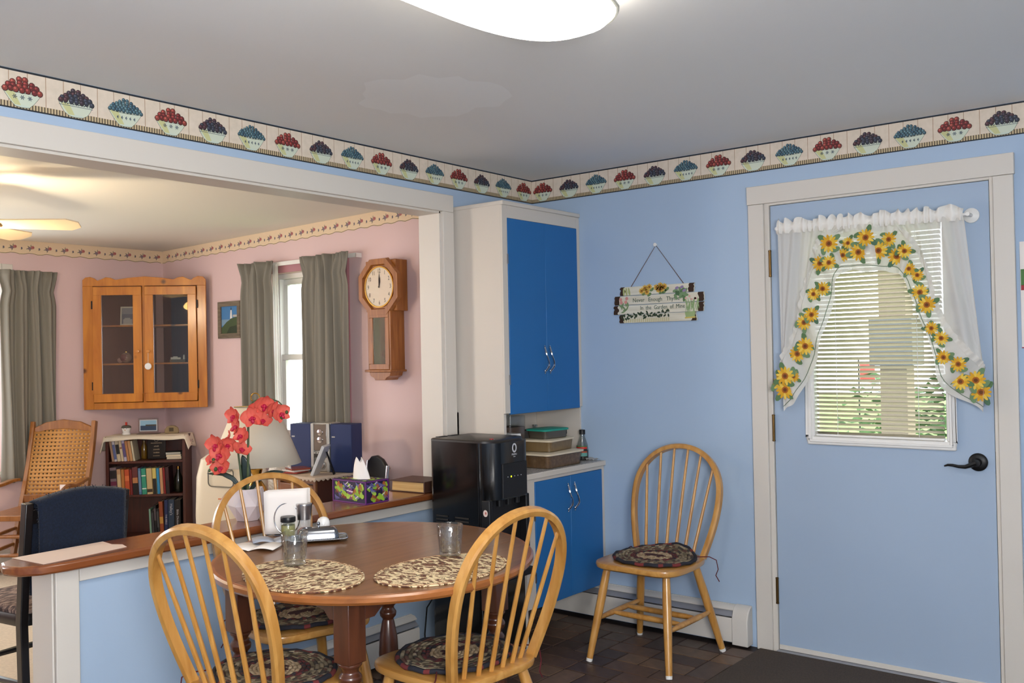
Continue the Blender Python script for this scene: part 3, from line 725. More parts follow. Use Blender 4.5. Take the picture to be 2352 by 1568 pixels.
tag(dec.build('painted_flowers', print_m, sg), kind='stuff')
MB().tube([(-.150, -.009, .092), (.0, -.012, .292), (.149, -.009, .092)], .0018, 6).build('cord', pbr('brown_twine', (110, 84, 70), .9), sg)
hk = MB().lathe([(.004, 0), (.004, .016), (.009, .018), (.009, .022), (0, .024)], 12, T(.778, -.0005, 1.914) @ RX(PI/2)).build('wall_hook', white_plastic)
tag(hk, 'small white hook holding the sign cord', 'hook')

# calendar cut by the right edge of the picture
cal = thing('wall_calendar', 'wall calendar with a green picture at the far right edge', 'calendar', (2.392, -.002, 1.37))
B(0, .30, -.004, 0, 0, .416).build('sheet', paper, cal)
mb = MB()
def q4(x0, x1, z0, z1, c, y=-.0045): mb.col = c; mb.poly([(x0, y, z0), (x1, y, z0), (x1, y, z1), (x0, y, z1)])
q4(.002, .298, .245, .308, (74, 120, 60)); q4(.002, .298, .226, .246, (160, 40, 52)); q4(0, .3, .0, .004, (160, 40, 52))
for r_ in range(5):
    for c_ in range(6): q4(.02+c_*.045, .03+c_*.045, .03+.036*r_, .037+.036*r_, (150, 146, 140))
mb.build('printed_page', print_m, cal)

# ================================================================== TABLE AND CHAIRS
TZ = .742; TC = (.82, -1.978)
tb = thing('dining_table', 'round walnut-brown drop-leaf dining table with turned legs', 'table', (TC[0], TC[1], .0035), 0)
th0 = math.atan2(.582, -.813); EA, EB = .564, .517
def ell(a, grow=0):
    x, y = (EA+grow)*math.cos(a), (EB+grow)*math.sin(a); c, s = math.cos(th0), math.sin(th0)
    return (x*c-y*s, x*s+y*c)
outl = [ell(2*PI*i/96) for i in range(96)]
def clip(poly, x, keep_less):
    out = []; n = len(poly)
    for i in range(n):
        a, b_ = poly[i], poly[(i+1) % n]; ia = (a[0] <= x) == keep_less; ib = (b_[0] <= x) == keep_less
        if ia: out.append(a)
        if ia != ib:
            f = (x-a[0])/(b_[0]-a[0]); out.append((x, a[1]+f*(b_[1]-a[1])))
    return out
zt = TZ-.0035
s1, s2 = -.035, .265; g = .0006
inner = [ell(2*PI*i/96, -.014) for i in range(96)]
for po in (clip(inner, s1-g, True), clip(clip(inner, s1+g, False), s2-g, True), clip(inner, s2+g, False)):
    MB().prism(po, zt-.026, zt).build('top_board', table_wood, tb)
rm = MB(); pf = [(-.014, -.026), (-.004, -.026), (.003, -.018), (.003, -.006), (-.003, -.0005), (-.014, -.0003)]
v = []; 
for i in range(96):
    for (r_, z) in pf: e = ell(2*PI*i/96, r_); v.append((e[0], e[1], zt+z))
k = len(pf); rm.add(v, [(i*k+j, i*k+(j+1) % k, ((i+1) % 96)*k+(j+1) % k, ((i+1) % 96)*k+j) for i in range(96) for j in range(k)]); rm.build('rim', rim_wood, tb)
AX, AY = .262, .325
def apron(L, M):
    pts = [(-L, zt-.027), (L, zt-.027), (L, zt-.115), (L*.8, zt-.115), (L*.7, zt-.092), (L*.55, zt-.086), (-L*.55, zt-.086), (-L*.7, zt-.092), (-L*.8, zt-.115), (-L, zt-.115)]
    MB().prism(pts, -.01, .01, M @ RX(PI/2)).build('apron', table_leg, tb, .001)
TO = -.02
apron(AY-.03, T(AX+TO, 0, 0) @ RZ(PI/2)); apron(AY-.03, T(-AX+TO, 0, 0) @ RZ(PI/2)); apron(AX-.03, T(TO, AY, 0)); apron(AX-.03, T(TO, -AY, 0))
lp = [(.020, .0), (.024, .02), (.028, .06), (.026, .10), (.022, .13), (.032, .20), (.037, .27), (.034, .33), (.024, .385), (.020, .40), (.030, .412), (.032, .425), (.024, .437), (.022, .445), (.033, .458), (.034, .472), (.024, .485), (.026, .495), (.034, .505), (.034, .512)]
for sx in (-1, 1):
    for sy in (-1, 1):
        o = MB().lathe(lp, 20); o.box(-.033, .033, -.033, .033, .512, zt-.027); o.build('leg', table_leg, tb, .003, loc=(sx*AX+TO, sy*AY, 0))

def rr_poly(pts, r=.05, n=6):
    out = []; N = len(pts)
    for i in range(N):
        p = Vector(pts[i]); a = (Vector(pts[i-1])-p); b_ = (Vector(pts[(i+1) % N])-p)
        rr_ = min(r, a.length*.49, b_.length*.49); a.normalize(); b_.normalize()
        for k in range(n+1):
            q = k/n; P0 = p+a*rr_; P1 = p+b_*rr_; out.append(tuple(P0*(1-q)**2+p*2*q*(1-q)+P1*q*q))
    return out
SEAT_Z = .440
def make_chair(label):
    c = thing('windsor_chair', label, 'chair', group='honey oak spindle-back chairs')      # front = -y
    poly = rr_poly([(-.205, -.215), (.205, -.215), (.222, -.02), (.185, .195), (-.185, .195), (-.222, -.02)], .10, 8)
    n = len(poly); mb = MB()
    lay = [(.93, SEAT_Z-.032), (.985, SEAT_Z-.024), (1, SEAT_Z-.012), (.99, SEAT_Z-.003), (.96, SEAT_Z), (.60, SEAT_Z-.005), (.2, SEAT_Z-.007)]
    mb.add([(x*s, y*s, z) for s, z in lay for x, y in poly], [(k*n+i, k*n+(i+1) % n, (k+1)*n+(i+1) % n, (k+1)*n+i) for k in range(len(lay)-1) for i in range(n)]+[list(range(n))[::-1], list(range((len(lay)-1)*n, len(lay)*n))])
    mb.build('seat', oak_y, c)
    tops = {(-1, -1): (-.150, -.150), (1, -1): (.150, -.150), (-1, 1): (-.140, .130), (1, 1): (.140, .130)}
    feet = {(-1, -1): (-.202, -.235), (1, -1): (.202, -.235), (-1, 1): (-.220, .235), (1, 1): (.220, .235)}
    def lp_(k, z): q = (SEAT_Z-.03-z)/(SEAT_Z-.03); return (tops[k][0]+(feet[k][0]-tops[k][0])*q, tops[k][1]+(feet[k][1]-tops[k][1])*q, z)
    for k in tops:
        l_ = MB().sweep([lp_(k, SEAT_Z-.022), lp_(k, .30), lp_(k, .17), lp_(k, .012)], [(math.cos(2*PI*i/12), math.sin(2*PI*i/12)) for i in range(12)], [.0165, .0195, .0185, .0145]).build('leg', oak, c)
        MB().taper(lp_(k, .014), lp_(k, .0), .0150, .0140, 12).build('foot_cap', white_plastic, l_)
    for sx in (-1, 1):
        a, b_ = Vector(lp_((sx, -1), .185)), Vector(lp_((sx, 1), .185))
        MB().sweep([a, a.lerp(b_, .3), a.lerp(b_, .7), b_], [(math.cos(2*PI*i/10), math.sin(2*PI*i/10)) for i in range(10)], [.009, .0135, .0135, .009]).build('side_stretcher', oak, c)
    for q in (.34, .66):
        a = Vector(lp_((-1, -1), .185)).lerp(Vector(lp_((-1, 1), .185)), q); b_ = Vector(lp_((1, -1), .185)).lerp(Vector(lp_((1, 1), .185)), q)
        MB().sweep([a, a.lerp(b_, .15), a.lerp(b_, .5), a.lerp(b_, .85), b_], [(math.cos(2*PI*i/10), math.sin(2*PI*i/10)) for i in range(10)], [.008, .0125, .0135, .0125, .008]).build('cross_stretcher', oak, c)
    lean = lambda z: .150+(z-SEAT_Z)*.29
    def bow(u):                                           # u -1..1
        a = abs(u); s = 1 if u > 0 else -1
        if a > .52:
            q = (1-a)/.48; z = SEAT_Z-.006+q*.265; x = .172+.050*math.sin(q*PI*.5)
        else:
            q = a/.52*PI/2; z = SEAT_Z+.259+.222*math.cos(q)**.92; x = .222*math.sin(q)**.95
        return Vector((s*x, lean(z), z))
    path = [bow(-1+2*i/56) for i in range(57)]
    pr = [(-.016, -.010), (.016, -.010), (.018, -.004), (.018, .006), (.012, .013), (-.012, .013), (-.018, .006), (-.018, -.004)]
    ctr = Vector((0, lean(.62), .62)); mb = MB(); v = []; m_ = len(pr)
    nrm = Vector((0, -math.cos(math.atan(.29)), math.sin(math.atan(.29))))
    for i, p in enumerate(path):
        t_ = (path[min(56, i+1)]-path[max(0, i-1)]).normalized(); outw = t_.cross(nrm).normalized()
        if outw.dot(p-ctr) < 0: outw = -outw
        for a, b_ in pr: v.append(tuple(p+nrm*a*.95+outw*b_))
    mb.add(v, [(i*m_+k, i*m_+(k+1) % m_, (i+1)*m_+(k+1) % m_, (i+1)*m_+k) for i in range(56) for k in range(m_)]+[list(range(m_)), list(range(56*m_, 57*m_))])
    mb.build('bow', oak, c)
    for k in range(6):
        f = (k-2.5)/2.5; xb = f*.122; xt = f*.176
        # top on the bow
        best = min((bow(-.6+1.2*i/120) for i in range(121)), key=lambda p: abs(p.x-xt))
        y0 = lean(SEAT_Z)+.012-.018*(f*f)
        MB().taper((xb, y0, SEAT_Z-.006), best, .0080, .0058, 8, .0072).build('spindle', oak, c)
    return c
ch0 = make_chair('honey oak spindle-back chair standing alone against the blue wall')
ch0.location = (.943, -.385, .0035)
chA = dup(ch0, (.785, -2.365, .0035), PI+math.radians(8), 'honey oak spindle-back chair nearest the half wall end, back to us')
chB = dup(ch0, (1.140, -1.925, .0035), math.radians(266), 'honey oak spindle-back chair on the right of the table')
chC = dup(ch0, (.345, -1.915, .0035), math.radians(76), 'honey oak spindle-back chair squeezed between table and half wall')

# braided seat pads
def make_pad(label, loc, rz, seed, lift=0):
    rd = random.Random(seed); p = thing('braided_chair_pad', label, 'seat pad', loc, rz, 'braided oval seat pads')
    mb = MB(); n = 56
    pal = {0: [(30, 30, 40), (30, 30, 40), (112, 44, 44), (34, 34, 44)], 1: [(120, 106, 84), (60, 52, 46), (150, 136, 112), (90, 60, 50)], 2: [(104, 92, 70), (138, 122, 96), (84, 70, 54)], 3: [(96, 40, 40), (70, 40, 40), (40, 36, 40)], 4: [(166, 142, 112), (150, 128, 98), (176, 154, 124)]}
    seq = [0, 1, 1, 2, 1, 2, 3, 3, 4, 4, 4, 4, 4, 4]
    R0 = .185; dr = R0/len(seq); lf = lambda x, y: lift*max(0, (y-.03)/.15)**2*(1+.3*math.sin(18*x))+.0
    for ri, kd in enumerate(seq):
        R = R0-dr*(ri+.5); v = []; ca = []; m_ = 6; rt_ = dr*.62
        for i in range(n):
            a = 2*PI*i/n; cx, cy = R*1.05*math.cos(a), R*.93*math.sin(a)
            bz = .0022*math.sin(i*PI/2+ri*1.3)
            for k in range(m_):
                b_ = 2*PI*k/m_; q = rt_*math.cos(b_); z = .0095+rt_*.95*math.sin(b_)+bz
                v.append((cx+q*math.cos(a)*1.05, cy+q*math.sin(a)*.93, z+lf(cx, cy)))
        o = len(mb.v); mb.v += v
        for i in range(n):
            col = pal[kd][(i*7+ri*3+rd.randrange(2)) % len(pal[kd])]
            for k in range(m_):
                mb.f.append([o+i*m_+k, o+i*m_+(k+1) % m_, o+((i+1) % n)*m_+(k+1) % m_, o+((i+1) % n)*m_+k]); mb.c.append(col)
    mb.build('braid', fabric_print, p, sharp=180)
    bear = MB(); 
    bp = [(-.055, .0), (-.040, .018), (-.015, .022), (.010, .019), (.030, .024), (.045, .012), (.058, .004), (.046, -.006), (.036, -.008), (.038, -.026), (.026, -.027), (.020, -.010), (-.010, -.010), (-.020, -.027), (-.034, -.027), (-.032, -.008), (-.046, -.008)]
    bear.prism(bp, .0165, .0185); bear.build('bear_motif', pbr('maroon_felt', (70, 40, 40), .95), p)
    for s in (-1, 1):
        tp = [(s*.165, .095, .012), (s*.205, .135, .010), (s*.232, .150, -.005), (s*.240, .150, -.045), (s*.225, .155, -.075), (s*.245, .150, -.10)]
        MB().tube(tp, .0022, 5).build('tie', pbr('dark_red_tie', (92, 26, 34), .9), p)
    return p
zs = SEAT_Z+.0035+.0012
make_pad('braided oval pad curling up on the lone chair', (.955, -.395, zs), 0, 1, .035)
def onchair(ch, dx, dy): 
    M = Matrix.Rotation(ch.rotation_euler.z, 4, 'Z'); q = M @ Vector((dx, dy, 0)); return (ch.location.x+q.x, ch.location.y+q.y, zs)
ch0.rotation_euler.z = 0
make_pad('braided oval pad on the chair nearest the half wall end', onchair(chA, 0, -.01), chA.rotation_euler.z, 2)
make_pad('braided oval pad on the chair right of the table', onchair(chB, 0, -.02), chB.rotation_euler.z, 3)
make_pad('braided oval pad on the chair between table and half wall', onchair(chC, 0, -.02), chC.rotation_euler.z, 4)

# ================================================================== ON THE TABLE
mat_leaf = ramp_noise('leaf_print_cloth', [(0, (78, 44, 32)), (.40, (122, 80, 58)), (.47, (74, 66, 36)), (.50, (226, 204, 164)), (.60, (214, 190, 150)), (.655, (88, 78, 40)), (.675, (112, 66, 46))], 21, (2.4, 1, 1), .9, 3.5, dist=1.4)
def placemat(label, c, axis):
    mb = MB(); N = 48; pts = [(.236*math.cos(2*PI*i/N), .164*math.sin(2*PI*i/N)) for i in range(N)]
    mb.prism(pts, 0, .004); o = mb.build('placemat', mat_leaf, bevel=.0012, loc=(*c, TZ+.0003), rz=axis)
    tag(o, label, 'placemat', 'oval leaf-print placemats')
    pi = MB().tube([(x*.965, y*.95, .0042) for x, y in pts], .0012, 4, True).build('stitched_edge', pbr('tan_thread', (170, 130, 96), .9), o)
placemat('oval leaf-print placemat nearest the half wall, under one tumbler', (.884, -2.324), math.atan2(.26, -.97))
placemat('oval leaf-print placemat on the right of the table', (1.178, -2.035), PI/2)
dim = [bpy.data.materials.new('dimpled_glass')]; dim[0].use_nodes = True; t = dim[0].node_tree; t.nodes.remove(t.nodes['Principled BSDF'])
gl_ = t.nodes.new('ShaderNodeBsdfGlossy'); gl_.inputs['Roughness'].default_value = .03; tr_ = t.nodes.new('ShaderNodeBsdfTransparent'); tr_.inputs[0].default_value = (.93, .94, .93, 1)
lw_ = t.nodes.new('ShaderNodeLayerWeight'); lw_.inputs['Blend'].default_value = .28; mx_ = t.nodes.new('ShaderNodeMixShader')
ml_ = t.nodes.new('ShaderNodeMath'); ml_.operation = 'MULTIPLY_ADD'; ml_.inputs[1].default_value = .45; ml_.inputs[2].default_value = .09; t.links.new(lw_.outputs['Fresnel'], ml_.inputs[0]); t.links.new(ml_.outputs[0], mx_.inputs[0]); t.links.new(tr_.outputs[0], mx_.inputs[1]); t.links.new(gl_.outputs[0], mx_.inputs[2]); t.links.new(mx_.outputs[0], t.nodes['Material Output'].inputs[0])
vo = t.nodes.new('ShaderNodeTexVoronoi'); vo.inputs['Scale'].default_value = 70; tc_ = t.nodes.new('ShaderNodeTexCoord'); bp_ = t.nodes.new('ShaderNodeBump'); bp_.inputs['Strength'].default_value = .5; bp_.inputs['Distance'].default_value = .0025
t.links.new(tc_.outputs['Object'], vo.inputs['Vector']); t.links.new(vo.outputs['Distance'], bp_.inputs['Height']); t.links.new(bp_.outputs[0], gl_.inputs['Normal']); pass
def tumbler(label, loc, seed):
    mb = MB(); mb.lathe([(.0, .0), (.031, .0), (.0335, .003), (.0345, .012), (.0425, .098), (.0415, .0995), (.0400, .098), (.0330, .016), (.030, .012), (.0, .011)], 40, cap=False)
    o = mb.build('drinking_glass', dim[0], loc=loc, sharp=60); tag(o, label, 'glass', 'textured glass tumblers')
tumbler('textured glass tumbler on the leaf placemat beside the butter dish', (.760, -2.256, TZ+.0048), 1)
tumbler('textured glass tumbler on the right-hand leaf placemat', (1.078, -1.890, TZ+.0048), 2)
# napkins in ring holder
nh = thing('napkin_holder', 'chrome ring napkin holder on the table', 'napkin holder', (.335, -1.948, TZ+.0008), math.radians(38))
B(-.05, .05, -.022, .022, 0, .003).build('base', chrome, nh, .001)
for y in (-.021, .021):
    MB().tube([(.046*math.cos(2*PI*i/32), y, .062+.056*math.sin(2*PI*i/32)) for i in range(32)], .0024, 8, True).build('ring', chrome, nh)
nk = thing('napkin_stack', 'folded white paper napkins standing in the ring holder', 'napkins', (.335, -1.948, TZ+.0045), math.radians(38))
rd = random.Random(4)
for k in range(7):
    y = -.0165+.0050*k; tl = -.012+rd.uniform(-.006, .006)
    def nf(u, v, y=y, k=k, tl=tl): return (-.078+.156*u+tl*.3, y+.0016*math.sin(7*u+k)+(v-.2)*.003*(k-3), .002+.158*v+.010*(u-.5)*(1 if k % 2 else .6)*v)
    MB().grid(nf, 8, 6).build('napkin', paper, nk, solid=.0028, sharp=180)
# spice jar
sj = thing('spice_jar', 'small spice jar with black lid and yellow-green seasoning', 'jar', (.379, -1.984, TZ+.0005))
MB().lathe([(0, 0), (.024, 0), (.0255, .003), (.0255, .050), (.020, .060), (.019, .062), (.0, .062)], 28, cap=False).build('glass_body', thin_glass('jar_glass', (246, 250, 246), .12), sj)
MB().lathe([(0, .002), (.0235, .002), (.0240, .046), (0, .046)], 24, cap=False).build('seasoning', ramp_noise('yellow_green_spice', [(0, (120, 112, 60)), (.5, (166, 158, 96)), (1, (190, 184, 128))], 300, rough=.9, const=False), sj)
MB().lathe([(.0, .058), (.0262, .058), (.0268, .060), (.0268, .074), (.0255, .0765), (0, .0765)], 28, cap=False).build('lid', pbr('ribbed_black_lid', (22, 22, 24), .35), sj)
gs = thing('salt_grinder', 'steel-topped glass grinder of pink salt beside the napkins', 'grinder', (.398, -1.926, TZ+.0005))
MB().lathe([(0, 0), (.027, 0), (.0275, .003), (.0245, .060), (0, .060)], 28, cap=False).build('glass_body', thin_glass('grinder_glass', (246, 248, 248), .14), gs)
MB().lathe([(0, .003), (.0262, .003), (.0252, .020), (.012, .030), (0, .031)], 24, cap=False).build('pink_salt', ramp_noise('pink_salt_grains', [(0, (190, 120, 104)), (.5, (214, 150, 134)), (1, (232, 184, 170))], 400, rough=.8, const=False), gs)
MB().lathe([(.0, .060), (.0245, .060), (.0245, .064), (.0285, .110), (.0290, .114), (.0275, .117), (.0, .118)], 32, cap=False).build('steel_top', steel, gs)
ss = MB().lathe([(0, 0), (.0205, 0), (.0225, .004), (.0250, .030), (.0240, .042), (.0190, .054), (.010, .0605), (0, .062)], 28, cap=False).build('salt_shaker', ceramic, loc=(.424, -1.860, TZ+.0005))
tag(ss, 'white egg-shaped ceramic shaker behind the butter dish', 'shaker')
bd = thing('butter_dish', 'covered silver butter dish with beaded rim on the table', 'butter dish', (.510, -1.954, TZ+.0005), math.radians(52))
silver = pbr('tarnished_silver', (140, 143, 150), .16, 1)
def rring(hx, hy, r_, z, n=6): return [(x, y, z) for x, y in rr_poly([(-hx, -hy), (hx, -hy), (hx, hy), (-hx, hy)], r_, n)]
def loft(rgs, cap0=True, cap1=True):
    mb = MB(); n = len(rgs[0]); mb.add([p for r_ in rgs for p in r_], [(k*n+i, k*n+(i+1) % n, (k+1)*n+(i+1) % n, (k+1)*n+i) for k in range(len(rgs)-1) for i in range(n)]+([list(range(n))[::-1]] if cap0 else [])+([list(range((len(rgs)-1)*n, len(rgs)*n))] if cap1 else [])); return mb
loft([rring(.070, .034, .02, .0), rring(.078, .042, .022, .004), rring(.098, .054, .026, .009), rring(.098, .054, .026, .011), rring(.074, .038, .02, .007)]).build('tray', silver, bd)
bead = MB()
bo_ = rring(.098, .054, .026, .011, 10)
pth = [Vector(p) for p in bo_]; tot = 0
for i in range(len(pth)):
    a, b_ = pth[i], pth[(i+1) % len(pth)]; L = (b_-a).length; k = max(1, int(round(L/.0052)))
    for q in range(k): bead.sphere(tuple(a.lerp(b_, q/k)), .0029, 6, 4)
tag(bead.build('beaded_rim', silver, bd), kind='stuff')
lid = loft([rring(.070, .034, .016, .0085), rring(.069, .033, .016, .022), rring(.064, .028, .016, .038), rring(.054, .019, .012, .046), rring(.036, .009, .006, .0475)]).build('lid', silver, bd)
MB().lathe([(.004, .046), (.003, .053), (.006, .057), (.0062, .061), (.004, .065), (.0, .066)], 14).build('knob', silver, lid)
rd = random.Random(8)
for k, (lab, cx, cy, rz_, w_, h_) in enumerate((('open folded white leaflet at the table edge', .430, -2.165, .55, .17, .105), ('folded leaflet with blue-grey picture beside the napkins', .400, -2.060, 1.0, .15, .10))):
    lt = thing('leaflet', lab, 'leaflet', (cx, cy, TZ+.001), rz_, 'leaflets on the table')
    for s, ang in ((1, .10), (-1, .05+.22*k)):
        MB().grid(lambda u, v, s=s, ang=ang: (s*w_*.5*u, -h_/2+h_*v, .0015+.010*math.sin(PI*u)*.6+w_*.5*u*math.sin(ang)*(1-.6*u)), 8, 2).build('page', paper if k == 0 else pbr('grey_blue_print_%d' % s, (196, 198, 208), .8, rgb2=(150, 158, 176), vscale=18), lt, solid=.0006, sharp=180)

# ================================================================== WATER DISPENSER AND COUNTER ITEMS
wd = thing('water_dispenser', 'tall black bottom-load water dispenser beside the lower cabinet', 'water dispenser', (.15, -1.005, .0035))   # front = +x, local x 0..0.36, y 0..0.30
WH = 1.005
loft([[(x, y, 0.02) for x, y in rr_poly([(0, 0), (.30, 0), (.30, .295), (0, .295)], .02, 4)], [(x, y, WH-.012) for x, y in rr_poly([(0, 0), (.30, 0), (.30, .295), (0, .295)], .02, 4)]]).build('body', black_plastic, wd)
tp_ = rr_poly([(-.003, -.003), (.300, -.003), (.345, .05), (.345, .245), (.300, .298), (-.003, .298)], .03, 5)
loft([[(x, y, WH-.012) for x, y in tp_], [(x, y, WH-.004) for x, y in tp_], [(.150+(x-.150)*.97, .1475+(y-.1475)*.97, WH) for x, y in tp_]]).build('top_lid', pbr('satin_dark_top', (46, 40, 36), .35), wd)
hp = rr_poly([(.29, .0), (.325, .012), (.372, .05), (.372, .245), (.325, .283), (.29, .295)], .03, 5)
hdp = loft([[(x, y, .745) for x, y in hp], [(x, y, .775) for x, y in hp], [(x, y, WH-.012) for x, y in hp]]).build('dispensing_head', black_plastic, wd)
loft([[(x+.006, y, .752) for x, y in rr_poly([(.35, .062), (.372, .062), (.372, .235), (.35, .235)], .006, 3)], [(x+.006, y, .900) for x, y in rr_poly([(.35, .062), (.372, .062), (.372, .235), (.35, .235)], .006, 3)]]).build('control_panel', matte_black, hdp)
white_ink = pbr('pale_print', (190, 190, 196), .6)
RF = RZ(PI/2) @ FRONT     # text standing, facing +x
mb = MB(); mb.sweep([(.3735, .150+.0125*math.cos(2*PI*i/28), .965+.017*math.sin(2*PI*i/28)) for i in range(28)], [(-.0036, -.0004), (.0036, -.0004), (.0036, .0004), (-.0036, .0004)], closed=True, up=(1, 0, 0)); mb.build('drop_emblem', white_ink, hdp)
text('lettering', 'PRIMO', .0125, white_ink, hdp, T(.3728, .150, .936) @ RF); text('lettering', 'water', .0065, white_ink, hdp, T(.3728, .150, .9265) @ RF)
lm = pbr('lit_indicator', (210, 220, 40), .4, emit=((220, 235, 30), 2.5))
for i, y in enumerate((.095, .118, .142, .165, .188)):
    MB().lathe([(.0038 if i == 1 else .0022, 0), (.0038 if i == 1 else .0022, .001)], 12, T(.3785, y, .842) @ RY(PI/2)).build('indicator_light', lm if i == 1 else white_ink, hdp)
for y in (.085, .148, .210): MB().lathe([(.012, 0), (.014, .03), (.009, .034)], 14, T(.335, y, .712)).build('spout', matte_black, hdp)
B(.301, .306, .03, .265, .42, .74).build('recess_back', matte_black, wd, .002)
B(.296, .375, .02, .275, .385, .42).build('drip_tray', matte_black, wd, .006)
B(.298, .345, .005, .029, .42, .745).build('side_cheek', matte_black, wd, .004); B(.298, .345, .266, .290, .42, .745).build('side_cheek', matte_black, wd, .004)
B(.299, .318, .012, .283, .03, .375).build('bottle_door', black_plastic, wd, .005)
fin_m = pbr('vent_fin_plastic', (58, 54, 50), .35)
for (x0, x1) in ((.035, .105), (.150, .230)):
    for k in range(9): B(x0, x1, -.004, .001, .655-.0155*k, .661-.0155*k).build('vent_fin', fin_m, wd)
sk = MB(); sk.col = (236, 214, 206); sk.disc(0, 0, .013, .015, 0, 20); sk.col = (196, 96, 84); sk.disc(.002, .001, .004, .006, -.0006, 10)
link('round_sticker', sk.mesh('round_sticker', print_m), wd, M=T(.322, .0045, .690))
MB().lathe([(.010, 0), (.010, .003), (.008, .004)], 14, T(.305, .075, WH)).build('hot_button', pbr('red_button', (150, 26, 30), .4), wd)
for y in (.04, .12): B(.0, .02, y, y+.06, WH-.001, WH+.003).build('rear_clip', matte_black, wd)
cd = MB().tube([(.150, -.93, .26), (.118, -.955, .28), (.085, -.975, .22), (.078, -.985, .10), (.088, -.99, .012), (.11, -1.06, .0085), (.13, -1.12, .0085)], .0038, 6).build('power_cord', matte_black)
tag(cd, 'black power cord hanging beside the water dispenser', 'cord')

cz = .8228
def rbox(hx, hy, r_, z0, z1, flare=1.06): return loft([rring(hx/flare, hy/flare, r_, z0), rring(hx, hy, r_, z1)])
def tub(name, label, loc, rz, hx, hy, h, fill, lidm, fillh=.8):
    o = thing(name, label, 'food container', loc, rz, 'stacked food containers on the counter')
    rbox(hx, hy, .025, 0, h-.008).build('tub', thin_glass(name+'_plastic', (226, 220, 206), .12, .25), o)
    rbox(hx*.96, hy*.96, .022, .002, h*fillh, 1.05).build('contents', fill, o)
    loft([rring(hx+.006, hy+.006, .03, h-.010), rring(hx+.007, hy+.007, .03, h-.002), rring(hx+.002, hy+.002, .03, h)]).build('lid', lidm, o)
    return o
brownfill = ramp_noise('brown_baked_food', [(0, (84, 60, 44)), (.5, (132, 102, 74)), (1, (176, 148, 116))], 60, rough=.9, const=False, detail=5)
tanfill = ramp_noise('tan_food', [(0, (140, 116, 82)), (1, (178, 154, 116))], 40, rough=.9, const=False)
greyfill = pbr('grey_food', (104, 100, 98), .8)
cream_lid = pbr('cream_lid', (222, 206, 178), .4)
tub('large_food_container', 'large low container with cream lid, bottom of the counter stack', (.300, -.318, cz+.0005), 0, .125, .152, .072, brownfill, cream_lid)
tub('medium_food_container', 'medium container with cream lid in the middle of the stack', (.295, -.295, cz+.0735), .1, .085, .120, .060, tanfill, cream_lid)
tub('small_food_container', 'small container with teal lid on top of the stack', (.290, -.290, cz+.1345), -.1, .065, .090, .048, greyfill, pbr('teal_lid', (40, 150, 132), .4))
def sauce(name, label, loc, fillz, band_cols):
    o = thing(name, label, 'bottle', loc)
    MB().lathe([(0, 0), (.028, 0), (.031, .004), (.031, .050), (.027, .082), (.016, .115), (.013, .124), (.013, .138), (0, .138)], 24, cap=False).build('glass_body', thin_glass(name+'_glass', (226, 228, 226), .14), o)
    MB().lathe([(0, .002), (.029, .002), (.0298, fillz), (0, fillz)], 22, cap=False).build('sauce', pbr(name+'_liquid', (24, 14, 12), .2), o)
    MB().lathe([(0, .134), (.0155, .134), (.0155, .156), (.014, .158), (0, .158)], 20, cap=False).build('cap', matte_black, o)
    mb = MB()
    zz = .022
    for c_, h_ in band_cols:
        mb.col = c_; nn = 10
        for i in range(nn):
            a0, a1 = -PI*.95+PI*.9*i/nn, -PI*.95+PI*.9*(i+1)/nn; r_ = .0318
            mb.add([(r_*math.cos(a0), r_*math.sin(a0), zz), (r_*math.cos(a1), r_*math.sin(a1), zz), (r_*math.cos(a1), r_*math.sin(a1), zz+h_), (r_*math.cos(a0), r_*math.sin(a0), zz+h_)], [(0, 1, 2, 3)])
        zz += h_
    mb.build('paper_label', print_m, o)
sauce('soy_sauce_bottle', 'dark sauce bottle with colourful label at the counter front corner', (.345, -.060, cz+.0005), .052, [((90, 150, 140), .018), ((170, 70, 40), .008), ((30, 30, 30), .012), ((196, 40, 34), .010), ((60, 110, 60), .006)])
sauce('green_label_bottle', 'clear sauce bottle with green label behind the containers', (.235, -.068, cz+.0005), .030, [((120, 160, 60), .03), ((160, 190, 80), .02)])
bt = thing('glass_bottle', 'tall clear empty glass bottle behind the food containers', 'bottle', (.13, -.185, cz+.0005))
MB().lathe([(0, 0), (.024, 0), (.026, .004), (.026, .110), (.016, .145), (.0125, .155), (.0125, .176), (.015, .178), (.015, .186), (.011, .186)], 22, cap=False).build('glass_body', thin_glass('empty_bottle_glass', (232, 236, 236), .22), bt)
MB().lathe([(.0132, .178), (.0138, .186), (.0, .187)], 18).build('cap', plastic_clear, bt)
bn = thing('clear_canister', 'tall clear canister half full of brown powder in the niche', 'canister', (.085, -.335, cz+.0005))
rbox(.055, .068, .02, 0, .240, 1.04).build('tub', plastic_clear, bn); rbox(.051, .064, .018, .002, .185, 1.03).build('brown_powder', pbr('cocoa_powder', (140, 118, 108), .9), bn)
bx = thing('green_base_box', 'white-topped box with bright green tray in the niche', 'box', (.245, -.556, cz+.0005))
B(-.050, .050, -.060, .060, 0, .135).build('carton', pbr('pale_carton', (200, 196, 190), .7), bx, .002); B(-.056, .056, -.066, .066, .135, .143).build('green_tray', pbr('lime_green_plastic', (70, 150, 50), .4), bx, .002); B(-.045, .045, -.050, .050, .143, .172).build('white_pack', white_plastic, bx, .004)
jr = thing('spice_bag', 'grey plastic bag of pasta leaning in the niche', 'bag', (.060, -.195, cz+.0005))
loft([rring(.040, .045, .02, 0), rring(.048, .055, .02, .05), rring(.040, .060, .02, .115), rring(.012, .058, .006, .150)]).build('bag', pbr('grey_bag', (128, 122, 118), .5, rgb2=(96, 90, 88), vscale=30), jr); B(-.005, .005, -.05, .05, .149, .158).build('clip', matte_black, jr)

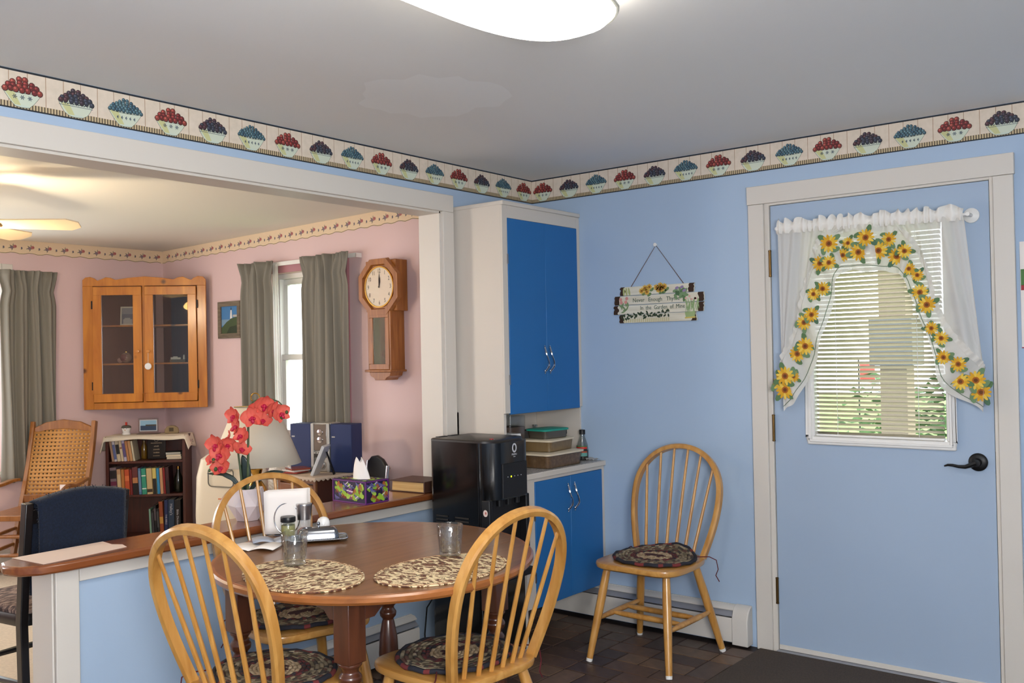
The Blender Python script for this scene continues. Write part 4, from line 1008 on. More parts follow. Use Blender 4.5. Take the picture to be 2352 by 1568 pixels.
# ================================================================== ON THE LEDGE
LZ = .7363
pa = MB(); pp_ = [(-.158, -2.705), (.030, -2.688), (.020, -2.55), (-.002, -2.385), (-.055, -2.372), (-.090, -2.392), (-.168, -2.385)]
pa.prism(pp_[::-1], LZ, LZ+.0008); tag(pa.build('paper_sheet', pbr('cream_paper_sheet', (232, 210, 196), .9)), 'cream paper sheet with a torn end on the ledge tip', 'paper')
tis = thing('tissue_box', 'purple and green leaf-patterned tissue box on the ledge', 'tissue box', (-.064, -1.236, LZ), math.radians(-1))
TW, TD, TH_ = .109, .066, .100
B(-TW, TW, -TD, TD, 0, TH_).build('carton', pbr('deep_purple_card', (38, 28, 58), .55), tis)
pur = pbr('purple_edge', (104, 44, 120), .55)
mb = MB()
for sx in (-1, 1):
    for sy in (-1, 1): mb.box(sx*TW-.0025, sx*TW+.0025, sy*TD-.0025, sy*TD+.0025, 0, TH_)
for z in (0.0025, TH_-.0025):
    for s in (-1, 1): mb.box(-TW, TW, s*TD-.0025, s*TD+.0025, z-.0025, z+.0025); mb.box(s*TW-.0025, s*TW+.0025, -TD, TD, z-.0025, z+.0025)
mb.build('purple_edging', pur, tis)
def leaves(Lx, Lz, seed, M, nm='printed_leaves'):
    rd = random.Random(seed); mb = MB(); y = -.0008
    for k in range(int(60*Lx/.11)):
        x, z = rd.uniform(-Lx*.82, Lx*.82), rd.uniform(.016, Lz-.016); kd = rd.random(); y -= .00002
        if kd < .42:
            mb.col = rd.choice([(150, 190, 50), (134, 176, 44), (166, 200, 72)]); a = rd.uniform(.009, .015); mb.disc(x, z, a, a*.62, y, 10, rd.uniform(0, 3)); mb.disc(x+a*.6, z-a*.5, a*.8, a*.6, y-.00001, 10, rd.uniform(0, 3))
        elif kd < .62:
            mb.col = (168, 84, 40)
            for q in range(4): mb.disc(x+.006*q-.009, z, .0024, .017, y, 6, .25*(q-1.5))
        elif kd < .82:
            mb.col = rd.choice([(84, 84, 140), (104, 100, 160)])
            for q in range(4): mb.disc(x+.006*q-.009, z, .0022, .015, y, 6, .3*(q-1.5)+.8)
        else:
            mb.col = (226, 214, 214)
            for q in range(4): mb.disc(x+.005*q, z+.003*q, .0025, .0035, y, 7)
    o = link(nm, mb.mesh(nm, print_m), tis, M=M); return tag(o, kind='stuff')
leaves(TW, TH_, 1, T(0, -TD, 0)); leaves(TD, TH_, 2, T(TW, 0, 0) @ RZ(PI/2)); leaves(TW, TD*2, 3, T(0, -TD, TH_) @ RX(-PI/2))
mb = MB(); rd = random.Random(9)
def tf(u, v):
    a = u*2*PI; r_ = .034*(1-v)**.8+.010*v+.006*math.sin(3*a+v*2)*(1-v*.5)
    return (r_*math.cos(a)*1.5-.004*v, r_*math.sin(a)*.7, TH_+.0005+.085*v+.012*v*math.sin(2*a))
mb.grid(tf, 30, 8); mb.build('tissue', pbr('white_tissue', (246, 240, 236), .9), tis, sharp=180)
mb = MB(); mb.col = (112, 48, 120); mb.disc(.008, .052, .020, .015, -TD-.0032, 14); mb.col = (224, 210, 216)
for k in range(6): mb.disc(-.010+.007*k, .0545-.001*k+.0015*(k % 2), .0042, .0034, -TD-.0036, 8, .5)
tag(mb.build('brand_patch', print_m, tis), kind='stuff')
al = thing('old_photo_album', 'thick old book with brown cover and yellowed pages on the ledge', 'book', (-.078, -.852, LZ), math.radians(6))
loft([[(x, y, .004) for x, y in rr_poly([(-.100, -.078), (.098, -.082), (.098, .078), (-.100, .078)], .004, 2)], [(x*.985, y*.97, .048) for x, y in rr_poly([(-.100, -.078), (.098, -.082), (.098, .078), (-.100, .078)], .004, 2)]]).build('page_block', ramp_noise('yellowed_page_edges', [(0, (150, 110, 62)), (.5, (196, 160, 104)), (1, (216, 186, 134))], 8, (1, 1, 60), .9, 3, False), al)
cv = pbr('brown_leather_cover', (74, 46, 36), .5, bump=.4, bscale=80)
B(-.104, .104, -.086, .086, 0, .004).build('cover', cv, al, .001); B(-.104, .104, -.086, .086, .048, .053).build('cover', cv, al, .001); B(.0985, .105, -.086, .086, .0, .052).build('spine', cv, al, .002)

# orchid in faceted pot
orc = thing('potted_orchid', 'coral-red artificial orchid in a white faceted pot on the ledge', 'plant', (-.095, -1.815, LZ))
v = []; rgs = []
for (r_, z, o_) in ((.046, 0, 0), (.080, .062, .5), (.064, .128, 0), (.058, .128, 0), (.055, .112, 0)):
    rgs.append([(r_*math.cos(2*PI*(i+o_)/6+.3), r_*math.sin(2*PI*(i+o_)/6+.3), z) for i in range(6)])
mb = MB(); mb.v = [p for r_ in rgs for p in r_]
for k in range(2):
    for i in range(6):
        j = (i+1) % 6; a, b_, c_, d_ = k*6+i, k*6+j, (k+1)*6+i, (k+1)*6+j
        for tri in (((a, b_, c_), (b_, d_, c_)) if k == 0 else ((a, d_, c_), (a, b_, d_))): mb.f.append(list(tri)); mb.c.append(None)
for k in (2, 3):
    for i in range(6): j = (i+1) % 6; mb.f.append([k*6+i, k*6+j, (k+1)*6+j, (k+1)*6+i]); mb.c.append(None)
mb.f.append(list(range(6))[::-1]); mb.c.append(None); mb.f.append([24+i for i in range(6)]); mb.c.append(None)
mb.build('pot', pbr('matte_white_pot', (226, 216, 220), .45), orc, sharp=10)
MB().lathe([(.05, .112), (.045, .117), (0, .119)], 12).build('moss', pbr('dark_moss', (44, 44, 34), .9, bump=1, bscale=120), orc)
RV = Vector((.782, .623, 0))        # lateral direction of the spray
def at(r_, z, dpt=0): return tuple(RV*r_+Vector((.62, -.78, 0))*dpt+Vector((0, 0, z)))
green_st = pbr('orchid_stem', (72, 88, 58), .5); leafd = pbr('orchid_leaf', (26, 42, 34), .35, coat=.3)
MB().tube([at(.0, .11), at(.004, .25), at(.006, .37), at(.010, .43), at(.025, .475), at(.075, .495), at(.13, .475), at(.17, .435)], 1, 8, radii=[.0055, .005, .0048, .004, .0035, .003, .0025, .002]).build('stem', green_st, orc)
MB().tube([at(-.02, .11), at(-.028, .20), at(-.036, .27), at(-.055, .31), at(-.09, .325), at(-.12, .30)], 1, 8, radii=[.005, .0045, .004, .003, .0025, .002]).build('stem', green_st, orc)
MB().tube([at(-.036, .27), at(-.02, .285), at(.0, .30)], .0016, 6).build('stem', green_st, orc)
def leaf(pts, wd_):
    mb = MB(); P_ = [Vector(p) for p in pts]; n = len(P_)-1
    def fn(u, v):
        x = u*n; i = min(int(x), n-1); p = P_[i].lerp(P_[i+1], x-i); t_ = (P_[i+1]-P_[i]).normalized(); sd = t_.cross(Vector((.62, -.78, .25))).normalized()
        ww = wd_*math.sin(PI*min(1, .12+.88*u))**.7; return tuple(p+sd*ww*(v-.5)*2+Vector((0, 0, .3*ww*(abs(v-.5)*2)**2)))
    mb.grid(fn, 14, 4); return mb.build('leaf', leafd, orc, solid=.0015, sharp=180)
leaf([at(-.01, .115), at(-.005, .17), at(-.008, .22), at(-.020, .262)], .020)
leaf([at(-.02, .115), at(-.06, .165), at(-.10, .185), at(-.165, .188)], .010)
leaf([at(.01, .115), at(.05, .165), at(.10, .185), at(.155, .190)], .012)
coral = pbr('coral_petal', (236, 122, 100), .6, rgb2=(222, 84, 74), vscale=30); magenta = pbr('magenta_lip', (186, 26, 66), .5); pale = pbr('pale_petal_back', (226, 164, 160), .6)
def petal_mesh(L, w_, cup):
    mb = MB()
    def fn(u, v):
        q = math.sin(PI*min(1, .08+.92*u)**.8)**.6; return ((v-.5)*2*w_*q, -cup*(u**2)-.004*(abs(v-.5)*2)**2, L*u)
    mb.grid(fn, 8, 6); return mb.mesh('petal', coral, 180)
pw, ps = petal_mesh(.034, .021, .010), petal_mesh(.032, .013, .012)
lipm = MB(); lipm.sphere((0, -.008, -.004), .006, 8, 6, (1, 1.4, 1)); lipm.sphere((.006, -.010, -.006), .0045, 7, 5); lipm.sphere((-.006, -.010, -.006), .0045, 7, 5); lipm.sphere((0, -.014, -.013), .0045, 7, 5, (1.2, 1, 1.6)); lipme = lipm.mesh('flower_lip', magenta)
def flower(p, yaw, pitch, roll, s=1):
    M = T(*p) @ RZ(yaw) @ RX(pitch) @ RY(roll) @ Matrix.Diagonal((s, s, s, 1))
    o = link('flower_lip', lipme, orc, M=M)
    for a, me in ((0, ps), (math.radians(82), pw), (-math.radians(82), pw), (math.radians(142), ps), (-math.radians(142), ps)): link('petal', me, o, M=RY(a))
rd = random.Random(17)
cy_ = math.atan2(.623, .782)
for (r_, z, d_, yw, pt, s) in ((-.044, .462, .02, -.5, .1, 1), (-.030, .418, .025, -.9, -.2, 1), (-.010, .380, .03, -.3, -.3, .95), (.030, .455, .035, .2, .0, 1.15), (.068, .438, .02, .5, -.5, .95), (.075, .505, .02, .5, .3, 1.1), (.110, .480, .02, .9, .1, 1), (.140, .468, .03, .8, 0, 1.05), (-.062, .385, .02, -1.3, 0, .5),
                            (-.115, .310, .03, -.4, .1, 1.15), (-.095, .270, .04, -.1, -.2, 1.15), (-.130, .250, .03, -.6, -.3, .8), (-.075, .310, .02, .3, .3, .95), (-.10, .215, .03, .0, -.4, 1.0), (-.020, .285, .02, .7, -.6, 1.0), (.045, .48, .0, .1, .2, 1.0)):
    flower(at(r_+.002, z-(.038 if z > .34 else .0), d_), cy_+yw, pt, rd.uniform(-.5, .5), s*1.2)
budm = MB().sphere((0, 0, 0), .008, 10, 8, (1, 1, 1.25)).mesh('bud', pbr('green_bud', (64, 84, 44), .45))
for (r_, z, d_, s) in ((-.120, .247, .05, 1.0), (-.112, .212, .05, .9), (-.140, .205, .04, .6), (-.125, .192, .05, .45), (.150, .412, .03, .9), (.168, .432, .02, .8)): link('bud', budm, orc, M=T(*at(r_, z, d_)) @ Matrix.Diagonal((s, s, s, 1)))

# ================================================================== LIVING ROOM
# window in the clock wall
def sash_window(name, label, x0, x1, z0, z1, M, casing, parent=None):
    o = tag(bpy.data.objects.new(name, None), label, kind='structure'); COL.objects.link(o)
    o.matrix_world = M
    def fr(a0, a1, b0, b1, wd_, y0, y1): return rect_frame(a0, a1, b0, b1, wd_, y0, y1)
    fr(x0, x1, z0, z1, .035, .05, .13).build('vinyl_frame', white_plastic, o, .003)
    zm = (z0+z1)/2
    up = fr(x0+.035, x1-.035, zm-.02, z1-.035, .040, .085, .110).build('upper_sash', white_plastic, o, .003)
    lo = fr(x0+.035, x1-.035, z0+.035, zm+.02, .040, .060, .085).build('lower_sash', white_plastic, o, .003)
    B(x0+.07, x1-.07, .096, .099, zm+.01, z1-.07).build('window_pane', pane, up); B(x0+.07, x1-.07, .071, .074, z0+.07, zm-.01).build('window_pane', pane, lo)
    B((x0+x1)/2-.03, (x0+x1)/2+.03, .045, .075, zm+.02, zm+.032).build('sash_lock', white_plastic, lo, .002)
    mb = MB(); mb.box(x0-.075, x0, -.018, 0, z0-.07, z1+.075); mb.box(x1, x1+.075, -.018, 0, z0-.07, z1+.075); mb.box(x0, x1, -.018, 0, z1, z1+.075)
    mb.box(x0, x1, -.0, .05, z0-.001, z0+.012); mb.build('casing', casing, o, .002)
    B(x0-.09, x1+.09, -.04, .05, z0-.022, z0).build('window_sill', white_trim if casing != mauve else mauve, o, .003)
    return o
sash_window('window_1', 'bright sash window with mauve casing in the clock wall', WX0, WX1, WZ0, WZ1, Matrix.Identity(4), mauve)
sash_window('window_2', 'bright window behind the rocking chair', 0, LY1-LY0, LZ0, LZ1, T(-3.72, LY0, 0) @ RZ(PI/2), white_trim)

# curtains
def curtain(label, x0, x1, z0, z1, M, seed, grp='taupe pleated curtains of the living room'):
    rd = random.Random(seed); ph = rd.uniform(0, 6); npl = max(3, int((x1-x0)/.085))
    def fn(u, v):
        hd = max(0, (v-.93)/.07); pin = 1-.10*math.exp(-((v-.90)/.035)**2)
        xc = (x0+x1)/2; x = xc+(x0+(x1-x0)*u-xc)*(pin+.05*hd)
        k = 2*PI*npl; f = .030*math.sin(k*u+ph+.4*math.sin(3*v))*(.55+.45*(1-v))+.010*math.sin(2.3*k*u+ph*2+2*v)+.012*math.sin(3*k*u)*hd
        return (x+.006*math.sin(5*v+u*9), f-.02*hd*math.sin(u*k*.5), z0+(z1-z0)*v)
    o = MB().grid(fn, 70, 30).build('pleated_curtain', grey_cloth, solid=.003, sharp=180); o.matrix_world = M
    return tag(o, label, 'curtain', grp)
curtain('taupe pleated curtain between the lighthouse picture and the window', -2.56, -2.20, .70, 2.055, T(0, -.095, 0), 1)
curtain('taupe pleated curtain between the bright window and the wall clock', -1.875, -1.405, .78, 2.055, T(0, -.095, 0), 2)
curtain('taupe pleated curtain behind the rocking chair', 1.225, 1.605, .56, 2.03, T(-3.72+.095, LY0, 0) @ RZ(PI/2), 3)
def crod(label, x0, x1, z, M):
    o = thing('curtain_rod_flat', label, 'curtain rod'); o.matrix_world = M
    B(x0, x1, -.050, -.044, z-.014, z+.014).build('rod', white_plastic, o, .002)
    for x in (x0, x1-.004): B(x, x+.004, -.05, 0, z-.014, z+.014).build('return_bracket', white_plastic, o)
crod('flat white curtain rod over the window in the clock wall', -2.50, -1.385, 2.035, T(0, 0, 0))
crod('flat white curtain rod over the window behind the rocker', -.05, 1.58, 2.01, T(-3.72, LY0, 0) @ RZ(PI/2))
vs = MB().grid(lambda u, v: (-2.225+.06*u, -.062+.008*math.sin(14*u+3*v), .95+1.08*v), 10, 12).build('sheer_curtain', sheer('white_sheer', (246, 246, 244), .55), sharp=180)
tag(vs, 'narrow white sheer curtain at the left edge of the window', 'curtain')

# ceiling fan
FX, FY, FZ = -1.68, -2.293, 2.05
fan = thing('ceiling_fan', 'ceiling fan with cream blades and lit glass shades', 'ceiling fan', (FX, FY, 0))
MB().lathe([(.0, 2.2925), (.065, 2.2925), (.060, 2.262), (.030, 2.250), (.013, 2.247), (.013, 2.155), (.0, 2.155)], 24, cap=False).build('canopy', brass, fan)
MB().lathe([(.0, 2.160), (.06, 2.160), (.095, 2.135), (.098, 2.075), (.07, 2.045), (.045, 2.035), (.045, 2.005), (.0, 2.005)], 28, cap=False).build('motor_housing', brass, fan)
blm = MB(); bpts = [(.155, -.050), (.50, -.066), (.548, -.030), (.548, .030), (.50, .066), (.155, .050)]
blm.prism(bpts, -.003, .003); blade_me = blm.mesh('fan_blade', pbr('cream_blade', (236, 214, 178), .45)); arm_me = MB().box(.085, .20, -.018, .018, -.008, -.003).mesh('blade_arm', brass)
for k in range(5):
    M = RZ(math.radians(51+72*k)) @ T(0, 0, FZ) @ RX(math.radians(-15))
    bl_ = link('fan_blade', blade_me, fan, M=M); link('blade_arm', arm_me, bl_)
shade_m = pbr('lit_frosted_glass', (255, 226, 176), .4, emit=((255, 200, 120), 9))
for k in range(3):
    a = math.radians(20+120*k); Mx = RZ(a) @ T(.085, 0, 1.975) @ RY(math.radians(150))
    MB().lathe([(.016, 0), (.022, .012), (.040, .045), (.046, .075), (.043, .085), (.0, .06)], 18, Mx, cap=False).build('glass_shade', shade_m, fan)
    MB().tube([(0, 0, 2.0), (.05*math.cos(a), .05*math.sin(a), 1.998), (.085*math.cos(a), .085*math.sin(a), 1.978)], .006, 6).build('lamp_arm', brass, fan)
fl2 = bpy.data.lights.new('fan_lamp_light', 'POINT'); fl2.energy = FAN_W; fl2.color = (1, .80, .54); fl2.shadow_soft_size = .05
fo2 = bpy.data.objects.new('fan_lamp_light', fl2); COL.objects.link(fo2); fo2.location = (FX, FY, 1.84)

# corner cabinet (local x along the face, front = -y)
CX, CY = -3.37, -.358
cc = thing('corner_cabinet', 'knotty pine corner cabinet with two glass doors and scalloped top', 'cabinet', (CX, CY, 0), PI/4)
hw = .443; z0, z1 = 1.026, 1.995
top = [(hw, 1.94), (hw, 1.985), (hw-.02, 2.005), (hw-.055, 2.010), (hw-.085, 1.998), (hw-.105, 1.982), (hw-.13, 1.990), (hw-.165, 2.006), (hw-.20, 2.002), (hw-.235, 1.986), (hw-.32, 2.000), (0, 2.010)]
sc = top+[(-x, z) for x, z in top[::-1][1:]]
fm = MB(); fm.prism(sc, -.010, .010, RX(PI/2)); ff = fm.build('top_rail', pine, cc, .002)
B(-hw, -.372, -.010, .010, z0, 1.940).build('stile', pine, cc, .002); B(.378, hw, -.010, .010, z0, 1.940).build('stile', pine, cc, .002); B(-.372, .378, -.010, .010, z0, 1.074).build('bottom_rail', pine, cc, .002); B(-.018, .0, -.008, .010, 1.074, 1.94).build('centre_stile', pine, cc)
# triangular carcass
d_c = hw-.012
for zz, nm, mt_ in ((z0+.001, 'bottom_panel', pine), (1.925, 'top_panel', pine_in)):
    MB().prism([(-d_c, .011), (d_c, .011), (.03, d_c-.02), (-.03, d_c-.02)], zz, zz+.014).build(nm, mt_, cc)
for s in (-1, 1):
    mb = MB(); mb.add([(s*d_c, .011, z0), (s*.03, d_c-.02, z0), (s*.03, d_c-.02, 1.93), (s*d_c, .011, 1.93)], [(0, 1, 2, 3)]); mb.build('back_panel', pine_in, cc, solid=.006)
for zz in (1.365, 1.650):
    MB().prism([(-d_c+.02, .02), (d_c-.02, .02), (.03, d_c-.045), (-.03, d_c-.045)], zz-.012, zz).build('shelf', pine, cc)
def cdoor(x0, x1, kx, hx):
    mb = rect_frame(x0, x1, 1.078, 1.934, .062, -.028, -.010); d_ = mb.build('door', pine, cc, .003)
    B(x0+.055, x1-.055, -.019, -.017, 1.135, 1.877).build('glass_pane', cab_pane, d_)
    MB().lathe([(.006, 0), (.006, .010), (.012, .018), (.012, .024), (.0, .028)], 14, T(kx, -.028, 1.452) @ RX(PI/2)).build('knob', pine, d_)
    for z in (1.80, 1.20): B(hx-.006, hx+.006, -.024, -.014, z-.03, z+.03).build('hinge', black_metal, d_, .001)
cdoor(-.368, -.020, -.046, -.374); cdoor(.002, .374, .030, .380)
orn = thing('door_ornament', 'small round white ornament hanging on the cabinet knob', 'ornament', (0, 0, 0)); orn.matrix_world = T(CX, CY, 0) @ RZ(PI/4) @ T(.030, -.052, 1.34)
MB().lathe([(.0, 0), (.022, 0), (.025, .003), (.022, .006), (0, .007)], 20, RX(PI/2)).build('disc', ceramic, orn); MB().tube([(0, -.003, .024), (0, .002, .105)], .0012, 5).build('string', white_plastic, orn)
def inloc(x, y, z): return tuple(T(CX, CY, 0) @ RZ(PI/4) @ Vector((x, y, z)))
ph = thing('photo_frame', 'white framed lighthouse photo on the cabinet top shelf', 'photo frame', inloc(-.155, .10, 1.651), PI/4+.05)
def tiltM(a): return RX(a)
def framed(o, w_, h_, fw, fmat, pic, M, dp=.012):
    f = rect_frame(-w_/2, w_/2, 0, h_, fw, -dp/2, dp/2).build('frame', fmat, o, .001); f.matrix_local = M
    B(-w_/2+.002, w_/2-.002, dp/2-.003, dp/2-.001, .002, h_-.002).build('backing', matte_black, f)
    mb = MB()
    pic(mb, -w_/2+fw, w_/2-fw, fw, h_-fw, -.001); link('picture', mb.mesh('picture', print_m), f)
def pq(mb, x0, x1, a0, a1, c, y): mb.col = c; mb.poly([(x0, y, a0), (x1, y, a0), (x1, y, a1), (x0, y, a1)])
def pic_sea(mb, x0, x1, a0, a1, y):
    h_ = a1-a0; pq(mb, x0, x1, a0, a1, (98, 116, 150), y); pq(mb, x0, x1, a0+h_*.62, a1, (150, 160, 182), y-.0003); pq(mb, x0+.01, x1-.01, a0, a0+h_*.3, (190, 196, 206), y-.0006); pq(mb, x0+.02, x1-.025, a0+h_*.3, a0+h_*.38, (196, 200, 208), y-.0006)
framed(ph, .105, .142, .010, white_plastic, pic_sea, RX(-.12))
B(-.02, .02, .0, .05, 0, .003).build('easel_foot', matte_black, ph)
bl = thing('glass_ornament', 'shiny red and white ornament on the cabinet middle shelf', 'ornament', inloc(-.175, .12, 1.3655), PI/4)
MB().sphere((0, 0, .042), .041, 20, 14).build('ball', pbr('pearl_glass', (196, 170, 150), .1, .4, coat=1), bl); mb = MB()
MB().lathe([(.0345, .018), (.042, .036), (.0425, .048), (.036, .066)], 20, T(-.004, 0, 0), cap=False).build('red_band', pbr('red_glaze', (110, 20, 30), .15, coat=1), bl); MB().lathe([(.010, .080), (.010, .088), (.004, .094), (0, .10)], 12).build('cap', brass, bl); MB().sphere((-.045, 0, .022), .021, 12, 8).build('small_ball', pbr('pearl_pink', (200, 160, 150), .15, coat=1), bl)
lh = thing('model_village', 'tiny white harbour model on a grey base on the cabinet middle shelf', 'figurine', inloc(.215, .075, 1.3655), PI/4)
B(-.058, .058, -.02, .02, 0, .022).build('base', pbr('grey_stone_base', (110, 104, 90), .8), lh, .002)
for x, w_, h_ in ((-.04, .012, .016), (-.018, .016, .022), (.008, .012, .014)): B(x-w_, x+w_, -.012, .012, .022, .022+h_).build('house', ceramic, lh, .001)
MB().lathe([(.009, .022), (.007, .046), (.0085, .048), (.004, .056), (0, .058)], 12, T(.044, 0, 0)).build('lighthouse', ceramic, lh)
b2 = B(-.028, .028, -.015, .015, 0, .020).build('small_tin', pbr('blue_grey_tin', (120, 128, 136), .4), bevel=.002, loc=inloc(.325, .045, 1.3655), rz=PI/4); tag(b2, 'small blue-grey box beside the harbour model', 'box')

# lighthouse picture
lp = thing('lighthouse_picture', 'lighthouse picture in a weathered grey wood frame by the curtain', 'picture', (-2.808, -.012, 1.535))
def pic_lh(mb, x0, x1, a0, a1, y):
    w_, h_ = x1-x0, a1-a0; pq(mb, x0, x1, a0, a1, (70, 124, 176), y); pq(mb, x0, x1, a0+h_*.30, a0+h_*.52, (120, 150, 176), y-.0003)
    mb.col = (66, 82, 50); mb.poly([(x0, y-.0006, a0), (x1, y-.0006, a0), (x1, y-.0006, a0+h_*.62), (x0+w_*.6, y-.0006, a0+h_*.55), (x0+w_*.3, y-.0006, a0+h_*.42), (x0, y-.0006, a0+h_*.22)])
    mb.col = (44, 56, 34); mb.poly([(x0+w_*.3, y-.0008, a0), (x1, y-.0008, a0+h_*.02), (x1, y-.0008, a0+h_*.3), (x0+w_*.5, y-.0008, a0+h_*.24)])
    mb.col = (224, 222, 220); mb.poly([(x0+w_*.52, y-.001, a0+h_*.54), (x0+w_*.66, y-.001, a0+h_*.56), (x0+w_*.63, y-.001, a0+h_*.86), (x0+w_*.56, y-.001, a0+h_*.86)])
    mb.col = (30, 34, 40); mb.poly([(x0+w_*.56, y-.0012, a0+h_*.86), (x0+w_*.63, y-.0012, a0+h_*.86), (x0+w_*.60, y-.0012, a0+h_*.98)]); pq(mb, x0+w_*.7, x0+w_*.95, a0+h_*.6, a0+h_*.68, (180, 176, 170), y-.001)
framed(lp, .275, .272, .036, wood('weathered_grey_wood', (96, 84, 70), (128, 114, 96), .8, (1, 8, 8), 8, 0), pic_lh, Matrix.Identity(4), .022)

# wall clock
ck = thing('wall_clock', 'octagonal oak pendulum wall clock on the pink wall', 'clock', (-1.108, 0, 0))
octp = lambda r_: [(r_*math.cos(PI/8+k*PI/4), 1.810+r_*math.sin(PI/8+k*PI/4)) for k in range(8)]
B(-.135, .135, -.098, -.002, 1.66, 1.975).build('upper_case', clock_oak, ck, .003)
mb = MB(); a, b_ = octp(.192), octp(.150); v = [(x, -.100, z) for x, z in a]+[(x, -.126, z) for x, z in octp(.186)]+[(x, -.126, z) for x, z in b_]+[(x, -.110, z) for x, z in octp(.142)]
mb.add(v, [(k*8+i, k*8+(i+1) % 8, (k+1)*8+(i+1) % 8, (k+1)*8+i) for k in range(3) for i in range(8)]+[list(range(8))]); mb.build('octagon_frame', clock_oak, ck, sharp=15)
MB().prism(octp(.143), .099, .110, RX(PI/2)).build('dial_surround', clock_oak, ck)
dial = MB().lathe([(.0, 0), (.122, 0), (.122, .002), (0, .002)], 40, T(0, -.1105, 1.810) @ RX(PI/2), cap=False).build('dial', pbr('cream_dial', (236, 218, 196), .5), ck)
MB().sweep([(.124*math.cos(2*PI*i/40), -.113, 1.810+.124*math.sin(2*PI*i/40)) for i in range(40)], [(-.004, -.004), (.004, -.004), (.004, .004), (-.004, .004)], closed=True, up=(0, 1, 0)).build('bezel', brass, ck)
ink = pbr('clock_ink', (70, 62, 56), .6)
for k in range(1, 13):
    a = PI/2-k*PI/6; text('numeral', str(k), .036, ink, dial, T(.098*math.cos(a), -.1128, 1.810+.098*math.sin(a)) @ FRONT, sx=.8)
def hand(ang, L, w_, nm): MB().add([(-w_, 0, 0), (-w_*1.6, 0, L*.5), (0, 0, L), (w_*1.6, 0, L*.5), (w_, 0, 0)], [(0, 1, 2, 3, 4)]).build(nm, pbr(nm+'_black', (30, 28, 28), .5), ck, solid=.001).matrix_local = T(0, -.1150, 1.810) @ RY(ang)
hand(math.radians(10), .062, .004, 'hour_hand'); hand(math.radians(2), .092, .003, 'minute_hand'); MB().lathe([(.006, 0), (.006, .003)], 10, T(0, -.114, 1.810) @ RX(PI/2)).build('hand_hub', ink, ck)
MB().lathe([(0, 0), (.120, 0), (.120, .001), (0, .001)], 32, T(0, -.1175, 1.810) @ RX(PI/2), cap=False).build('glass_cover', thin_glass('clock_glass', gloss=.05), ck)
mb = MB(); mb.box(-.10, -.085, -.12, -.002, 1.30, 1.66); mb.box(.085, .10, -.12, -.002, 1.30, 1.66); mb.box(-.085, .085, -.03, -.002, 1.30, 1.66); mb.box(-.085, .085, -.12, -.002, 1.30, 1.306); mb.build('lower_case', clock_oak, ck)
rect_frame(-.087, .087, 1.30, 1.655, .034, -.124, -.112).build('pendulum_door', clock_oak, ck, .003)
B(-.055, .055, -.118, -.1165, 1.332, 1.622).build('etched_pane', thin_glass('clock_door_glass', (200, 214, 190), .22), ck)
B(-.082, .082, -.034, -.031, 1.31, 1.65).build('mirror_back', pbr('green_mirror', (104, 128, 84), .3, .2, rgb2=(150, 170, 110), vscale=9), ck)
pn = MB().tube([(0, -.06, 1.64), (-.006, -.06, 1.42)], .0025, 6).build('pendulum_rod', brass, ck)
MB().lathe([(0, -.004), (.030, -.002), (.030, .002), (0, .004)], 24, T(-.007, -.06, 1.395) @ RX(PI/2), cap=False).build('pendulum_bob', brass, ck); MB().sphere((-.006, -.06, 1.47), .008, 10, 6, (1, .5, 1.8)).build('pendulum_scroll', brass, ck)
B(-.118, .118, -.138, -.002, 1.286, 1.300).build('bottom_shelf', clock_oak, ck, .004)
mb = MB(); pr_ = [(-.095, 1.286), (.095, 1.286), (.085, 1.262), (.055, 1.250), (.045, 1.236), (-.045, 1.236), (-.055, 1.250), (-.085, 1.262)]; mb.prism(pr_, .012, .118, RX(PI/2)); mb.build('bottom_bracket', clock_oak, ck, .002)

# bookcase (face plane local y=-.11, width .56)
BX, BY = -3.44, -.30
bc = thing('bookcase', 'small dark mahogany bookcase below the corner cabinet', 'bookcase', (BX, BY, .0025), PI/4)
bw, bf, bb = .275, -.105, .105
for s in (-1, 1): B(s*bw-.011, s*bw+.011, bf, bb, 0, .800).build('side_panel', mahogany, bc, .002)
B(-bw-.012, bw+.012, bf-.006, bb, .800, .820).build('top_board', mahogany, bc, .002); B(-bw+.011, bw-.011, bb-.008, bb, .06, .800).build('back_panel', mahogany, bc)
for z in (.635, .385, .075): B(-bw+.012, bw-.012, bf+.003, bb-.009, z-.017, z).build('shelf', mahogany, bc, .001)
B(-bw+.012, bw-.012, bf+.015, bf+.027, 0, .058).build('plinth', mahogany, bc)
def bcl(x, y, z): return tuple(T(BX, BY, .0025) @ RZ(PI/4) @ Vector((x, y, z)))
page_m = pbr('book_pages', (226, 212, 184), .9)
def book(label, x, z, w_, h_, c, lean=0, dp=.13, bands=(), grp='books on the bookcase shelves'):
    o = thing('book', label, 'book', bcl(x, bf+.014, z), PI/4, grp)
    Ml = RY(lean)
    m_ = pbr('book_cover', c, .5)
    mb = MB(); mb.box(-w_/2, w_/2, 0, .003, 0, h_, Ml); mb.box(-w_/2, -w_/2+.002, 0, dp, 0, h_, Ml); mb.box(w_/2-.002, w_/2, 0, dp, 0, h_, Ml); mb.build('cover', m_, o)
    MB().box(-w_/2+.002, w_/2-.002, .003, dp-.004, .003, h_-.004, Ml).build('page_block', page_m, o)
    for k, (a0, a1, bc_) in enumerate(bands): MB().box(-w_/2+.0015, w_/2-.0015, -.0008, .0, a0*h_, a1*h_, Ml).build('spine_label', pbr('spine_print', bc_, .6), o)
    return o
